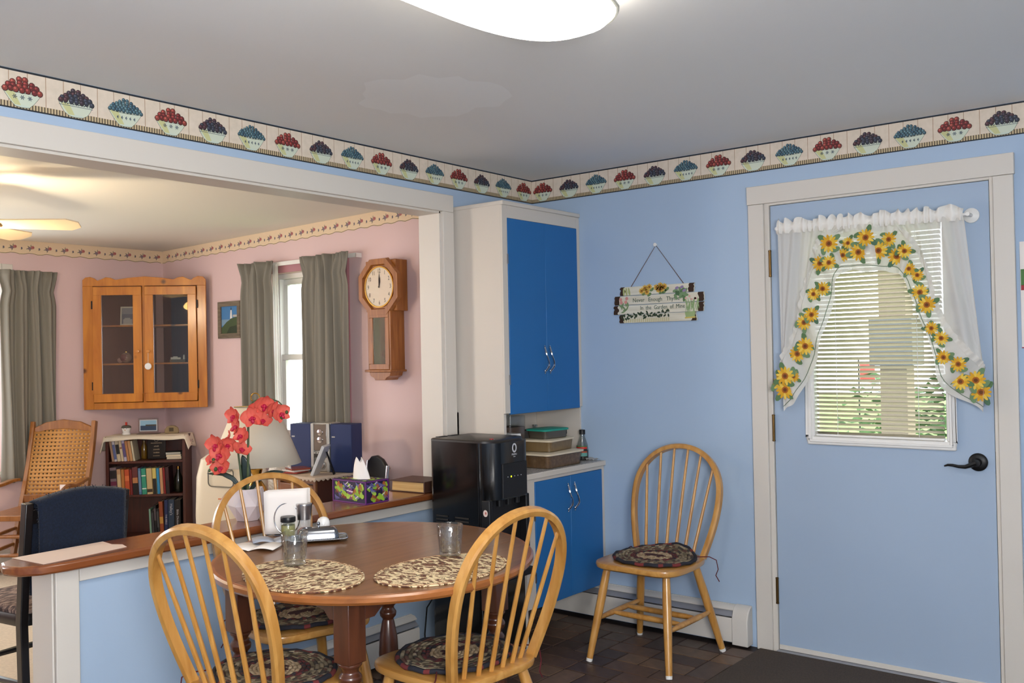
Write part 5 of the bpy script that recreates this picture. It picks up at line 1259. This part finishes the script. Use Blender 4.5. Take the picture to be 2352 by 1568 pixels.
# top shelf leaning row
row1 = [('pale tan paperback leaning at the left end of the top shelf', .016, .15, (176, 140, 116), ()), ('white and blue paperback second from left on the top shelf', .020, .158, (206, 200, 206), ((.1, .8, (90, 100, 150)),)), ('cream paperback with a black title block on the top shelf', .026, .158, (206, 190, 164), ((.35, .8, (34, 30, 32)),)), ('cream paperback beside the black-titled one on the top shelf', .018, .156, (212, 194, 166), ((.6, .68, (150, 90, 70)),)), ('white and violet paperback in the middle of the top shelf row', .020, .158, (190, 180, 200), ((.2, .85, (96, 80, 130)),)), ('tan-orange paperback right of the violet one on the top shelf', .018, .152, (190, 130, 84), ()), ('light brown paperback near the row end on the top shelf', .020, .152, (198, 150, 104), ()), ('pale paperback ending the leaning row on the top shelf', .014, .150, (206, 196, 170), ())]
x = -.245
for lb, w_, h_, c, bd_ in row1: x += w_/2+.001; book(lb, x, .6355, w_, h_, c, -math.radians(8), bands=bd_); x += w_/2+.001
x2 = x+.035
gh = thing('gift_bottle', 'amber bottle behind the leaning paperbacks on the top shelf', 'bottle', bcl(x2-.004, .03, .638), 0)
MB().lathe([(0, 0), (.020, 0), (.022, .004), (.022, .09), (.010, .12), (.010, .14), (0, .142)], 16, cap=False).build('glass_body', pbr('amber_glass', (110, 80, 24), .15, coat=.5), gh); MB().lathe([(.011, .138), (.011, .150), (0, .151)], 12).build('cap', matte_black, gh)
pq_ = thing('verse_plaque', 'dark glass plaque with pale lettering on the top shelf', 'plaque', bcl(.055, -.005, .638), PI/4)
B(-.066, .066, -.006, .006, 0, .158).build('plate', pbr('dark_plaque', (32, 28, 26), .25), pq_, .002)
rp = random.Random(12); mb = MB()
for k, (hw_, hh) in enumerate(((.040, .0045), (.018, .005), (.022, .0055), (.022, .005), (.024, .003))):
    x_ = -hw_
    while x_ < hw_-.003:
        w_ = rp.uniform(.004, .009); mb.box(x_, min(hw_, x_+w_), -.0072, -.0062, .120-.024*k-hh, .120-.024*k+hh*rp.uniform(.4, 1)); x_ += w_+.002
tag(mb.build('faded_script', pbr('pale_letter', (150, 130, 104), .6), pq_), kind='stuff')
MB().tube([(.014*math.cos(2*PI*i/16), -.007, .142+.012*math.sin(2*PI*i/16)) for i in range(16)], .0016, 5, True).build('drawn_ring', pbr('pale_ring', (150, 134, 112), .6), pq_)
for k, (lb, c) in enumerate((('white book lying flat, bottom of the small top-shelf pile', (206, 196, 180)), ('white book lying flat, middle of the small top-shelf pile', (214, 204, 188)), ('dark-covered book lying flat, top of the small top-shelf pile', (40, 46, 44)))):
    o = thing('flat_book', lb, 'book', bcl(.195-.006*k, -.015, .6382+.0178*k), PI/4+.05*k, 'books lying flat on the top shelf')
    B(-.052, .052, -.05, .06, .002, .0152).build('page_block', page_m if k < 2 else pbr('grey_pages', (190, 190, 180), .9), o); cvm = pbr('flat_cover', c, .6)
    B(-.054, .054, -.052, .062, 0, .002).build('cover', cvm, o); B(-.054, .054, -.052, .062, .0152, .0172).build('cover', cvm, o)
row2 = [('thick mauve-grey encyclopedia at the left of the middle shelf', .046, .205, (128, 108, 116), ((.6, .9, (40, 34, 38)), (.35, .5, (110, 40, 70)), (.05, .3, (44, 38, 40)))), ('pale tan book right of the thick mauve volume', .028, .192, (190, 150, 116), ((.1, .8, (206, 180, 140)),)), ('orange-tan book third on the middle shelf', .022, .190, (186, 120, 60), ()), ('bright orange-red book on the middle shelf', .034, .188, (196, 84, 46), ((.55, .75, (226, 120, 70)),)), ('dark red book beside the orange one on the middle shelf', .016, .188, (130, 40, 40), ()), ('maroon book with black lower half and tan picture', .040, .203, (104, 50, 50), ((.42, .62, (190, 130, 84)), (.0, .42, (28, 22, 24)))), ('thin steel-blue book on the middle shelf', .020, .195, (84, 120, 160), ((.1, .9, (110, 140, 176)),)), ('teal-green book with white dots on the middle shelf', .034, .192, (56, 150, 124), ((.7, .74, (226, 236, 226)), (.2, .24, (226, 236, 226)))), ('thick cream book in the middle shelf centre', .040, .192, (206, 180, 130), ((.08, .2, (60, 50, 40)),)), ('yellow book with black lower spine on the middle shelf', .028, .192, (214, 196, 110), ((.0, .6, (34, 32, 32)),)), ('bright blue book on the middle shelf', .020, .190, (50, 140, 190), ()), ('peach paperback right of the bright blue book', .022, .192, (200, 150, 110), ()), ('red book near the right end of the middle shelf', .014, .192, (140, 30, 32), ()), ('dark maroon book ending the middle shelf row', .026, .198, (60, 26, 32), ((.0, .5, (30, 22, 26)),))]
x = -.255
for lb, w_, h_, c, bd_ in row2: x += w_/2+.0012; book(lb, x, .3855, w_, h_, c, -math.radians(2.5), bands=bd_); x += w_/2+.0012
db = thing('dark_glass_bottle', 'dark green-black bottle at the middle shelf right end', 'bottle', bcl(x+.045, -.02, .388), 0)
MB().lathe([(0, 0), (.030, 0), (.032, .004), (.032, .10), (.014, .15), (.012, .185), (0, .186)], 18, cap=False).build('glass_body', pbr('black_green_glass', (22, 24, 16), .12, coat=.5), db); MB().lathe([(.013, .17), (.013, .192), (0, .193)], 12).build('cap', brass, db)
row3 = [('thin mint-green book at the left of the bottom shelf group', .014, .20, (130, 170, 150), ()), ('thin black book with white title on the bottom shelf', .018, .19, (26, 26, 30), ((.1, .9, (60, 60, 66)),)), ('taller thin black book on the bottom shelf', .016, .225, (24, 24, 28), ((.5, .9, (90, 80, 84)),)), ('black book with pale title right of the thin ones', .018, .20, (28, 28, 32), ((.3, .9, (70, 70, 74)),)), ('rust-orange book with yellow label on the bottom shelf', .028, .252, (150, 74, 40), ((.35, .55, (200, 150, 70)),))]
x = .020
for lb, w_, h_, c, bd_ in row3: x += w_/2+.001; book(lb, x, .0755, w_, h_, c, -math.radians(2.5), bands=bd_); x += w_/2+.001
lt_ = pbr('spine_letter', (190, 190, 200), .6)
for lb, w_, h_, c, wrd, sz in (('blue bible with vertical white lettering on the bottom shelf', .026, .262, (34, 48, 92), 'THE BIBLE', .017), ('blue-grey handbook with vertical lettering on the bottom shelf', .044, .265, (44, 62, 86), "Halley's", .028), ('black bible dictionary at the bottom shelf right end', .044, .262, (28, 22, 22), 'Bible Dictionary', .022)):
    x += w_/2+.001; o = book(lb, x, .0755, w_, h_, c, 0); text('spine_lettering', wrd, sz, lt_, o, T(0, -.001, h_*(.72 if wrd[0] == 'H' else .45)) @ FRONT @ RZ(-PI/2)); x += w_/2+.001

# cloth on bookcase and things on it
clo = thing('lace_runner', 'cream cloth runner draped over the bookcase top', 'cloth', (BX, BY, .0025), PI/4)
def cf(u, v):
    x = -.385+.77*u; y = -.128+.235*v; z = .8235
    ax = abs(x)-.288
    if ax > 0:
        s = 1 if x > 0 else -1; x = s*(.288+ax*.28+.012*math.sin(v*7)); z -= ax*1.02*(1+.15*math.sin(3*v+u*4)); z = z
    if v < .12: z -= .030*(1-v/.12)*(1+.2*math.sin(u*11)); y = -.128-.012*(1-v/.12)+.01
    return (x, y-.002, z)
MB().grid(cf, 50, 16).build('cloth', linen, clo, solid=.003, sharp=180)
emb = MB(); rd = random.Random(6)
for k in range(26):
    u = rd.choice((rd.uniform(.90, .99), rd.uniform(.01, .08))); v = rd.uniform(.2, .95); p = cf(u, v)
    emb.col = rd.choice([(176, 110, 120), (150, 90, 110), (110, 120, 96), (120, 104, 130)]); s = 1 if u > .5 else -1
    for q in range(1): emb.sphere((p[0]+s*.003, p[1], p[2]), .006, 6, 4, (.3, 1, 1))
tag(emb.build('embroidery', fabric_print, clo), kind='stuff')
sn = thing('snowman_figurine', 'small white snowman figurine with red-topped hat on the runner', 'figurine', bcl(-.165, .00, .8255), PI/4)
MB().lathe([(0, 0), (.028, 0), (.031, .006), (.026, .018), (.030, .030), (.034, .045), (.030, .058), (0, .06)], 20, cap=False).build('body', ceramic, sn); MB().lathe([(.033, .050), (.036, .056), (.030, .066), (.018, .070), (0, .071)], 18, cap=False).build('hat', pbr('grey_knit', (96, 92, 84), .8), sn)
B(-.007, .007, -.004, .004, .070, .094).build('red_tab', pbr('red_tab', (196, 50, 30), .5), sn, .002)
for x in (-.011, .011): MB().sphere((x, -.031, .046), .003, 6, 5).build('eye', matte_black, sn)
MB().taper((0, -.031, .038), (0, -.046, .036), .0035, .0008, 8).build('nose', pbr('orange_nose', (220, 120, 40), .5), sn)
ac_ = thing('acrylic_photo_stand', 'clear acrylic stand holding a seaside photo on the runner', 'photo frame', bcl(-.005, .005, .8255), PI/4)
B(-.072, .072, -.003, .003, .012, .120).build('clear_sheet', plastic_clear, ac_); B(-.080, .080, -.03, .04, 0, .005).build('foot', plastic_clear, ac_); mb = MB()
pq(mb, -.064, .064, .022, .108, (196, 200, 206), -.0038); pq(mb, -.058, .058, .028, .064, (40, 62, 92), -.0042); pq(mb, -.058, .058, .064, .102, (140, 180, 206), -.0042); pq(mb, -.02, .058, .060, .072, (70, 66, 60), -.0046); mb.build('photo', print_m, ac_)
rk = thing('painted_stone', 'rounded tan stone with a dark square mark on the runner', 'stone', bcl(.165, .0, .8255), PI/4)
MB().prism([(-.050, 0), (.050, 0), (.054, .020), (.046, .044), (.026, .058), (-.006, .062), (-.034, .052), (-.050, .030)][::1], -.012, .012, RX(PI/2)).build('stone', pbr('tan_stone', (150, 130, 98), .85, bump=.4, bscale=60), rk, .006); B(-.016, .016, -.0135, -.012, .016, .044).build('square_mark', pbr('dark_mark', (84, 72, 56), .8), rk)

# rocking chair (front = -y)
rk = thing('rocking_chair', 'wooden rocking chair with a woven cane back by the window', 'rocking chair', (-3.215, -1.235, .0025), math.radians(38))
rw = rocker_wood
def bk(z): return .205+(z-.40)*.30       # back lean
for s in (-1, 1):
    pts = [(s*.215, bk(z)+(.02*math.sin((z-.40)*5)), z) for z in (.10, .25, .40, .55, .70, .85, .965)]
    MB().sweep(pts, [(-.014, -.020), (.014, -.020), (.014, .020), (-.014, .020)], up=(0, 1, 0)).build('back_post', rw, rk, .003)
    MB().tube([(s*.235, -.40+.80*i/16, .016+.20*(abs(i/8-1.05))**2.3) for i in range(17)], .014, 8).build('rocker_runner', rw, rk)
    MB().lathe([(.014, 0), (.020, .05), (.013, .09), (.021, .14), (.021, .17), (.013, .20), (.019, .26), (.019, .30), (.014, .36)], 12, T(s*.225, -.19, .03)).build('front_leg', rw, rk)
    arm = [(s*.240, .215, .585), (s*.248, .14, .585), (s*.255, .05, .575), (s*.262, -.05, .570), (s*.268, -.13, .585), (s*.270, -.19, .590), (s*.270, -.215, .565), (s*.268, -.205, .52), (s*.264, -.18, .47), (s*.25, -.165, .41)]
    MB().sweep(arm, [(-.022, -.010), (.022, -.010), (.022, .010), (-.022, .010)], [.9, 1, 1, 1.05, 1.1, 1.1, 1, .9, .8, .8], up=(0, .2, 1)).build('arm', rw, rk, .004)
    MB().taper((s*.225, -.17, .16), (s*.215, .18, .17), .009, .009, 8, .013).build('side_rung', rw, rk)
    MB().taper((s*.225, -.17, .26), (s*.215, .20, .27), .009, .009, 8, .013).build('side_rung', rw, rk)
for z in (.15, .27): MB().taper((-.222, -.19, z), (.222, -.19, z), .009, .009, 8, .014).build('front_rung', rw, rk)
MB().taper((-.213, .13, .2), (.213, .13, .2), .009, .009, 8, .013).build('rear_rung', rw, rk)
loft([[(x, y, z) for x, y in rr_poly([(-.24, -.235), (.24, -.235), (.215, .215), (-.215, .215)], .03, 4)] for z in (.375, .410)]).build('seat', rw, rk, .004)
cr_ = [(-.20, .885), (-.20, .925), (-.12, .962), (0, .980), (.12, .962), (.20, .925), (.20, .885), (.12, .905), (0, .915), (-.12, .905)]
MB().prism(cr_[::-1], -.013, .013, T(0, bk(.92)+.022*math.sin(2.6), 0) @ RX(PI/2+.0)).build('crest_rail', rw, rk, .004)
mb = MB(); mb.box(-.201, .201, bk(.45)-.012, bk(.45)+.012, .43, .48); mb.build('lower_rail', rw, rk, .003)
# cane panel: hexagonal-ish weave of strands
cm = MB(); nxs, nzs = 14, 17
def cp_(x, z): return (x, bk(z)+.02*math.sin((z-.40)*5)-.004-.012*math.sin(PI*(z-.47)/.45), z)
for i in range(nxs+1):
    x = -.195+.39*i/nxs; cm.sweep([cp_(x, .47+.445*k/10) for k in range(11)], [(-.0034, -.0008), (.0034, -.0008), (.0034, .0008), (-.0034, .0008)], up=(1, 0, 0)) if False else cm.add([q for k in range(11) for q in (lambda p: ((p[0]-.0088, p[1], p[2]), (p[0]+.0088, p[1], p[2])))(cp_(x, .47+.445*k/10))], [(2*k, 2*k+1, 2*k+3, 2*k+2) for k in range(10)])
for j in range(nzs+1):
    z = .47+.445*j/nzs; a, b_ = cp_(-.197, z-.0086), cp_(.197, z+.0086); cm.add([(a[0], a[1]-.0012, a[2]), (b_[0], a[1]-.0012, a[2]), (b_[0], b_[1]-.0012, b_[2]), (a[0], b_[1]-.0012, b_[2])], [(0, 1, 2, 3)])
tag(cm.build('cane_panel', cane, rk, solid=.0012), kind='stuff')

# black chair with navy throw (back along y, facing -x): local front=-y -> rz
nc = thing('black_side_chair', 'black wooden chair with patterned seat standing behind the half wall', 'chair', (-.625, -2.385, .0025), math.radians(-90+6))
for s in (-1, 1):
    MB().sweep([(s*.196, .20, 0), (s*.196, .185, .44), (s*.196, .205, .66), (s*.196, .232, .878)], [(-.015, -.017), (.015, -.017), (.015, .017), (-.015, .017)], up=(0, 1, 0)).build('back_post', black_wood, nc, .003)
    MB().lathe([(.014, 0), (.018, .06), (.023, .12), (.017, .16), (.024, .22), (.024, .30), (.018, .36), (.022, .41), (.020, .43)], 14, T(s*.195, -.185, 0)).build('front_leg', black_wood, nc)
    MB().taper((s*.195, -.175, .20), (s*.196, .185, .22), .009, .009, 8, .013).build('rung', black_wood, nc)
MB().taper((-.195, -.18, .24), (.195, -.18, .24), .009, .009, 8, .013).build('rung', black_wood, nc); MB().taper((-.196, .19, .18), (.196, .19, .18), .009, .009, 8, .012).build('rung', black_wood, nc)
loft([[(x*s_, y*s_, z) for x, y in rr_poly([(-.225, -.225), (.225, -.225), (.205, .20), (-.205, .20)], .05, 5)] for s_, z in ((.97, .425), (1, .44), (1, .455), (.97, .468))]).build('seat_frame', black_wood, nc)
wov = ramp_noise('woven_seat_cloth', [(0, (60, 44, 44)), (.45, (110, 88, 80)), (.55, (150, 128, 116)), (.7, (84, 60, 66))], 26, (1, 3, 1), .9)
loft([[(x*s_, y*s_, z) for x, y in rr_poly([(-.225, -.225), (.225, -.225), (.205, .20), (-.205, .20)], .05, 5)] for s_, z in ((.95, .468), (.96, .480), (.90, .490))]).build('seat_pad', wov, nc)
MB().prism([(-.182, .60), (.182, .60), (.182, .66), (-.182, .66)][::1], -.009, .009, T(0, .205, 0) @ RX(PI/2)).build('back_slat', black_wood, nc, .003)
MB().prism([(-.182, .80), (.182, .80), (.182, .850), (.10, .872), (0, .880), (-.10, .872), (-.182, .850)], -.010, .010, T(0, .226, 0) @ RX(PI/2)).build('crest_rail', black_wood, nc, .003)
th = thing('navy_throw', 'navy blue knitted throw with fringe draped over the chair back', 'throw', (-.625, -2.385, .0025), math.radians(-90+6))
def crest(x): return .899-.40*min(.178, abs(x))**1.65*2.1*.55
def tw(u, v):
    x = (-.176+.352*u); zc = crest(x)
    if v < .46: q = v/.46; z = .40+(zc-.40)*q; y = .262+.010*math.sin(9*u+4*q)*(1-q)
    elif v < .54: q = (v-.46)/.08; z = zc+.008*math.sin(PI*q); y = .262-.058*q
    else: q = (v-.54)/.46; z = zc-(zc-.535)*q; y = .204-.014*q+.003*math.sin(8*u)
    return (x+.006*math.sin(9*v+u*2), y, z)
MB().grid(tw, 26, 50).build('knit_cloth', navy, th, solid=.009, sharp=180)
fr_ = MB(); rd = random.Random(31)
for k in range(70):
    u = (k+.5)/70; p = Vector(tw(u, 0)); fr_.tube([p, p+Vector((rd.uniform(-.008, .008), rd.uniform(0, .014), -.035)), p+Vector((rd.uniform(-.016, .016), rd.uniform(-.004, .02), -.075))], .0022, 4)
tag(fr_.build('fringe', navy, th), kind='stuff')
fz = MB()
for k in range(240):
    e = rd.choice((0, 1)); vv = rd.random(); p = Vector(tw(e, vv)); s = -1 if e == 0 else 1; fz.tube([p, p+Vector((s*rd.uniform(.003, .012), rd.uniform(-.006, .006), rd.uniform(-.01, .008)))], .0010, 3)
for k in range(120):
    p = Vector(tw(rd.random(), rd.uniform(.44, .56))); fz.tube([p, p+Vector((rd.uniform(-.008, .008), rd.uniform(-.006, .006), rd.uniform(.004, .012)))], .0010, 3)
tag(fz.build('fuzzy_edge', navy, th), kind='stuff')

# portable air conditioner (front = -y), turned toward the kitchen
pac = thing('portable_air_conditioner', 'cream portable air conditioner standing behind the orchid', 'air conditioner', (-2.345, -.325, .0025), math.radians(34))
def acr(hx, yf, z): return [(x, y, z) for x, y in rr_poly([(-hx, yf), (hx, yf), (hx, .15), (-hx, .15)], .06, 6)]
loft([acr(.185, -.13, .03), acr(.205, -.17, .10), acr(.205, -.185, .35), acr(.198, -.180, .60), acr(.180, -.150, .715), acr(.150, -.110, .742)]).build('body', cream_plastic, pac)
for s in (-1, 1): MB().lathe([(.025, -.012), (.025, .012)], 14, T(s*.15, -.06, .025) @ RY(PI/2)).build('caster', matte_black, pac)
mb = MB(); mb.tube([(x-.010, -.1915+.0, z) for x, z in rr_poly([(-.085, .545), (.085, .535), (.085, .655), (-.085, .665)], .03, 5)], .004, 6, True); mb.build('panel_outline', pbr('grey_groove', (120, 116, 106), .5), pac)
B(-.015, .055, -.186, -.150, .640, .690).build('handle_recess', pbr('shadow_grey', (170, 160, 146), .5), pac, .004)
B(-.032, .012, -.1865, -.180, .456, .463).build('orange_badge', pbr('orange_print', (214, 120, 70), .6), pac)
hs = []
for i in range(41):
    q = i/40; a = q*PI; hs.append((-2.10+.36*q, -.14-.09*math.sin(a), .50+.16*math.sin(a*.9)+.08*q))
mb = MB(); mb.tube(hs, 1, 14, radii=[.062+(.005 if i % 2 else 0) for i in range(41)]); tag(mb.build('exhaust_hose', white_plastic, sharp=20), 'ribbed white exhaust hose between air conditioner and window', 'hose')

# side table with the lamp
LX, LY = -1.177, -.985
stb = thing('side_table', 'small white-covered side table holding the lamp', 'table', (LX, LY, .0025))
MB().lathe([(0, .44), (.20, .44), (.203, .445), (.203, .455), (.198, .46), (0, .46)], 36, cap=False).build('top', chest_wood, stb)
MB().lathe([(.05, .04), (.022, .10), (.030, .25), (.020, .34), (.04, .44)], 18).build('pedestal', chest_wood, stb)
for k in range(3): MB().tube([(.03*math.cos(k*2.09), .03*math.sin(k*2.09), .09), (.12*math.cos(k*2.09), .12*math.sin(k*2.09), .06), (.19*math.cos(k*2.09), .19*math.sin(k*2.09), .014)], .014, 8).build('leg', chest_wood, stb)
mb = MB(); v = []; n = 72
for (r_, z) in ((.0, .4615), (.19, .4615), (.208, .458), (.212, .40), (.222, .33)): v.append([(r_*(1+(.05*math.sin(i*PI/4.5) if z < .45 else 0))*math.cos(2*PI*i/n), r_*(1+(.05*math.sin(i*PI/4.5) if z < .45 else 0))*math.sin(2*PI*i/n), z) for i in range(n)])
mb.add([p for r_ in v for p in r_], [(k*n+i, k*n+(i+1) % n, (k+1)*n+(i+1) % n, (k+1)*n+i) for k in range(4) for i in range(n)]); mb.build('cloth', white_cloth, stb, solid=.002)
lamp = thing('table_lamp', 'brass table lamp with large off-white cone shade', 'lamp', (LX, LY, .4655))
MB().lathe([(0, 0), (.075, 0), (.078, .008), (.060, .018), (.022, .032), (.016, .05), (.030, .075), (.058, .12), (.064, .17), (.050, .22), (.022, .26), (.014, .275), (.028, .295), (.034, .315), (.016, .335), (.010, .36), (.0, .36)], 28, cap=False).build('brass_base', brass, lamp)
mb = MB(); mb.lathe([(.240, .345), (.114, .655)], 48, cap=False); mb.build('shade', pbr('off_white_shade', (222, 212, 194), .85, bump=.15, bscale=300), lamp, solid=.003)
MB().tube([(0, 0, .36), (0, 0, .672)], .004, 6).build('harp', brass, lamp)
for k in range(3): MB().tube([(0, 0, .660), (.113*math.cos(k*2.09), .113*math.sin(k*2.09), .660)], .002, 5).build('spider_arm', brass, lamp)
MB().tube([(RV.x*.024*math.cos(2*PI*i/28), RV.y*.024*math.cos(2*PI*i/28), .706+.024*math.sin(2*PI*i/28)) for i in range(28)], .0032, 8, True).build('ring_finial', brass, lamp)

# small chest with things on it (front -y)
CHX0, CHX1, CHY0, CHY1, CHZ = -1.466, -1.124, -.623, -.04, .695
chs = thing('small_chest', 'small brown chest of drawers under the window', 'chest', (0, 0, .0025))
B(CHX0, CHX1, CHY0+.015, CHY1, .05, CHZ-.018).build('body', wood('dark_chest_side', (58, 26, 16), (78, 38, 24), .4, (8, 1, 1), 4, .2), chs, .002); B(CHX0-.012, CHX1+.012, CHY0-.008, CHY1, CHZ-.018, CHZ-.0025).build('top', chest_wood, chs, .004)
rect_frame(CHX0, CHX1, .05, CHZ-.018, .022, CHY0, CHY0+.015).build('front_frame', chest_wood, chs, .002)
for k in range(4):
    z_ = CHZ-.042-.148*(k+1)+.006; d_ = B(CHX0+.024, CHX1-.024, CHY0-.006, CHY0+.014, z_, z_+.136).build('drawer', chest_wood, chs, .006)
    for x in (CHX0+.085, CHX1-.085):
        B(x-.022, x+.022, CHY0-.009, CHY0-.006, z_+.058, z_+.088).build('pull_plate', dark_brass, d_, .003)
        MB().tube([(x-.018, CHY0-.009, z_+.076), (x-.016, CHY0-.018, z_+.060), (x+.016, CHY0-.018, z_+.060), (x+.018, CHY0-.009, z_+.076)], .0024, 6).build('pull', dark_brass, d_)
for x in (CHX0+.02, CHX1-.02):
    for y in (CHY0+.035, CHY1-.02): MB().lathe([(.012, 0), (.017, .05)], 10, T(x, y, 0)).build('foot', chest_wood, chs)
doi = thing('scalloped_doily', 'cream scalloped cloth on top of the small chest', 'cloth', (0, 0, CHZ+.0008))
mb = MB(); N = 90
x0, x1, y0, y1 = CHX0-.022, CHX1+.022, CHY0-.020, CHY1
per = []
for (ax, ay, bx_, by_) in ((x0, y0, x1, y0), (x1, y0, x1, y1), (x1, y1, x0, y1), (x0, y1, x0, y0)):
    k_ = int(max(abs(bx_-ax), abs(by_-ay))/.006)
    for i in range(k_): per.append((ax+(bx_-ax)*i/k_, ay+(by_-ay)*i/k_))
cxm, cym = (x0+x1)/2, (y0+y1)/2; n = len(per)
mb.add([(cxm+(x-cxm)*.95, cym+(y-cym)*.97, .0008) for x, y in per]+[(x, y, .0005) for x, y in per]+[(x+(x-cxm)*.012, y+(y-cym)*.008, -.010-.012*abs(math.sin(i*PI/5.5))) if y < y1-.03 else (x, y, .0004) for i, (x, y) in enumerate(per)],
       [(k*n+i, k*n+(i+1) % n, (k+1)*n+(i+1) % n, (k+1)*n+i) for k in range(2) for i in range(n)]+[list(range(n))]); mb.build('cloth', pbr('cream_lace', (224, 200, 176), .9), doi, solid=.0010)
DZc = CHZ+.0045
st = thing('compact_stereo', 'navy blue compact stereo with silver centre column on the chest', 'stereo', (-1.303, -.392, DZc), math.radians(16))
nb = pbr('navy_speaker_grille', (34, 48, 92), .6, bump=.3, bscale=700); slv = pbr('silver_plastic', (176, 174, 170), .3, .5)
for s in (-1, 1):
    sp_ = B(s*.143-.0735, s*.143+.0735, -.055, .065, 0, .285).build('speaker', nb, st, .004); B(s*.143-.062, s*.143-.030 if False else s*.143-.040, -.0562, -.055, .205, .213).build('badge', slv, sp_)
B(-.068, .068, -.045, .06, 0, .29).build('centre_body', slv, st, .003)
for s in (-1, 1): B(s*.056-.010, s*.056+.010, -.060, -.045, .0, .288).build('silver_pillar', slv, st, .002)
B(-.045, .045, -.058, -.045, .125, .284).build('cd_window', pbr('smoky_cd_window', (110, 100, 92), .12, coat=1), st, .003)
for z in (.235, .190): MB().lathe([(0, 0), (.018, 0), (.018, .004), (.006, .006), (0, .006)], 20, T(0, -.058, z) @ RX(PI/2), cap=False).build('disc_hub', chrome, st)
B(-.045, .045, -.058, -.045, .085, .105).build('display', pbr('dark_display', (60, 58, 56), .2), st); MB().lathe([(.024, 0), (.022, .014), (0, .016)], 24, T(0, -.045, .042) @ RX(PI/2)).build('volume_knob', chrome, st)
for i in range(5): B(-.044+.018*i, -.032+.018*i, -.060, -.045, .108, .116).build('button', slv, st)
pf = thing('silver_photo_frame', 'silver photo frame seen edge-on leaning on the chest', 'photo frame', (-1.222, -.545, DZc-.001), math.radians(-57))
Mt = RX(-.40)
B(-.065, .065, -.009, .009, 0, .185, ).build('frame', pbr('pale_silver', (226, 226, 226), .35, .2), pf, .003).matrix_local = Mt; B(-.055, .055, -.011, -.009, .012, .172).build('photo', pbr('photo_paper', (150, 140, 130), .4), pf).matrix_local = Mt
MB().add([(-.018, 0, 0), (.018, 0, 0), (.010, 0, .14), (-.010, 0, .14)], [(0, 1, 2, 3)]).build('easel_leg', matte_black, pf, solid=.004).matrix_local = T(0, .118, 0) @ RX(.33)
for k, (lb, c) in enumerate((('red-spined compact disc case at the bottom of the pile', (150, 60, 50)), ('white compact disc case in the middle of the pile', (206, 200, 196)), ('dark red compact disc case on top of the pile', (140, 70, 56)))):
    o = B(-.062, .062, -.058, .058, 0, .0095).build('disc_case', pbr('disc_case_print', c, .25), bevel=.001, loc=(-1.395+.010*k, -.558+.006*k, DZc+.0015+.0102*k), rz=.25-.3*k); tag(o, lb, 'disc case', 'compact disc cases on the chest')

# black padded chair behind the tissue box
bch = thing('black_padded_chair', 'black padded chair with chrome frame behind the tissue box', 'chair', (-.915, -.622, .0025), math.radians(-24.6))
B(-.155, .155, -.17, .17, .44, .485).build('seat', pbr('black_vinyl', (24, 22, 22), .45), bch, .015)
MB().prism([(-.16, .60), (.16, .60), (.16, .770), (.09, .805), (0, .818), (-.09, .805), (-.16, .770)], -.012, .012, T(0, .225, 0) @ RX(PI/2)).build('backrest', pbr('black_vinyl_back', (26, 24, 24), .45), bch, .008)
for s_ in (-1, 1):
    MB().tube([(s_*.172, .19, 0), (s_*.172, .19, .45), (s_*.172, .225, .775)], .011, 10).build('rear_leg', chrome, bch); MB().tube([(s_*.145, -.15, 0), (s_*.145, -.15, .44)], .011, 10).build('front_leg', chrome, bch)
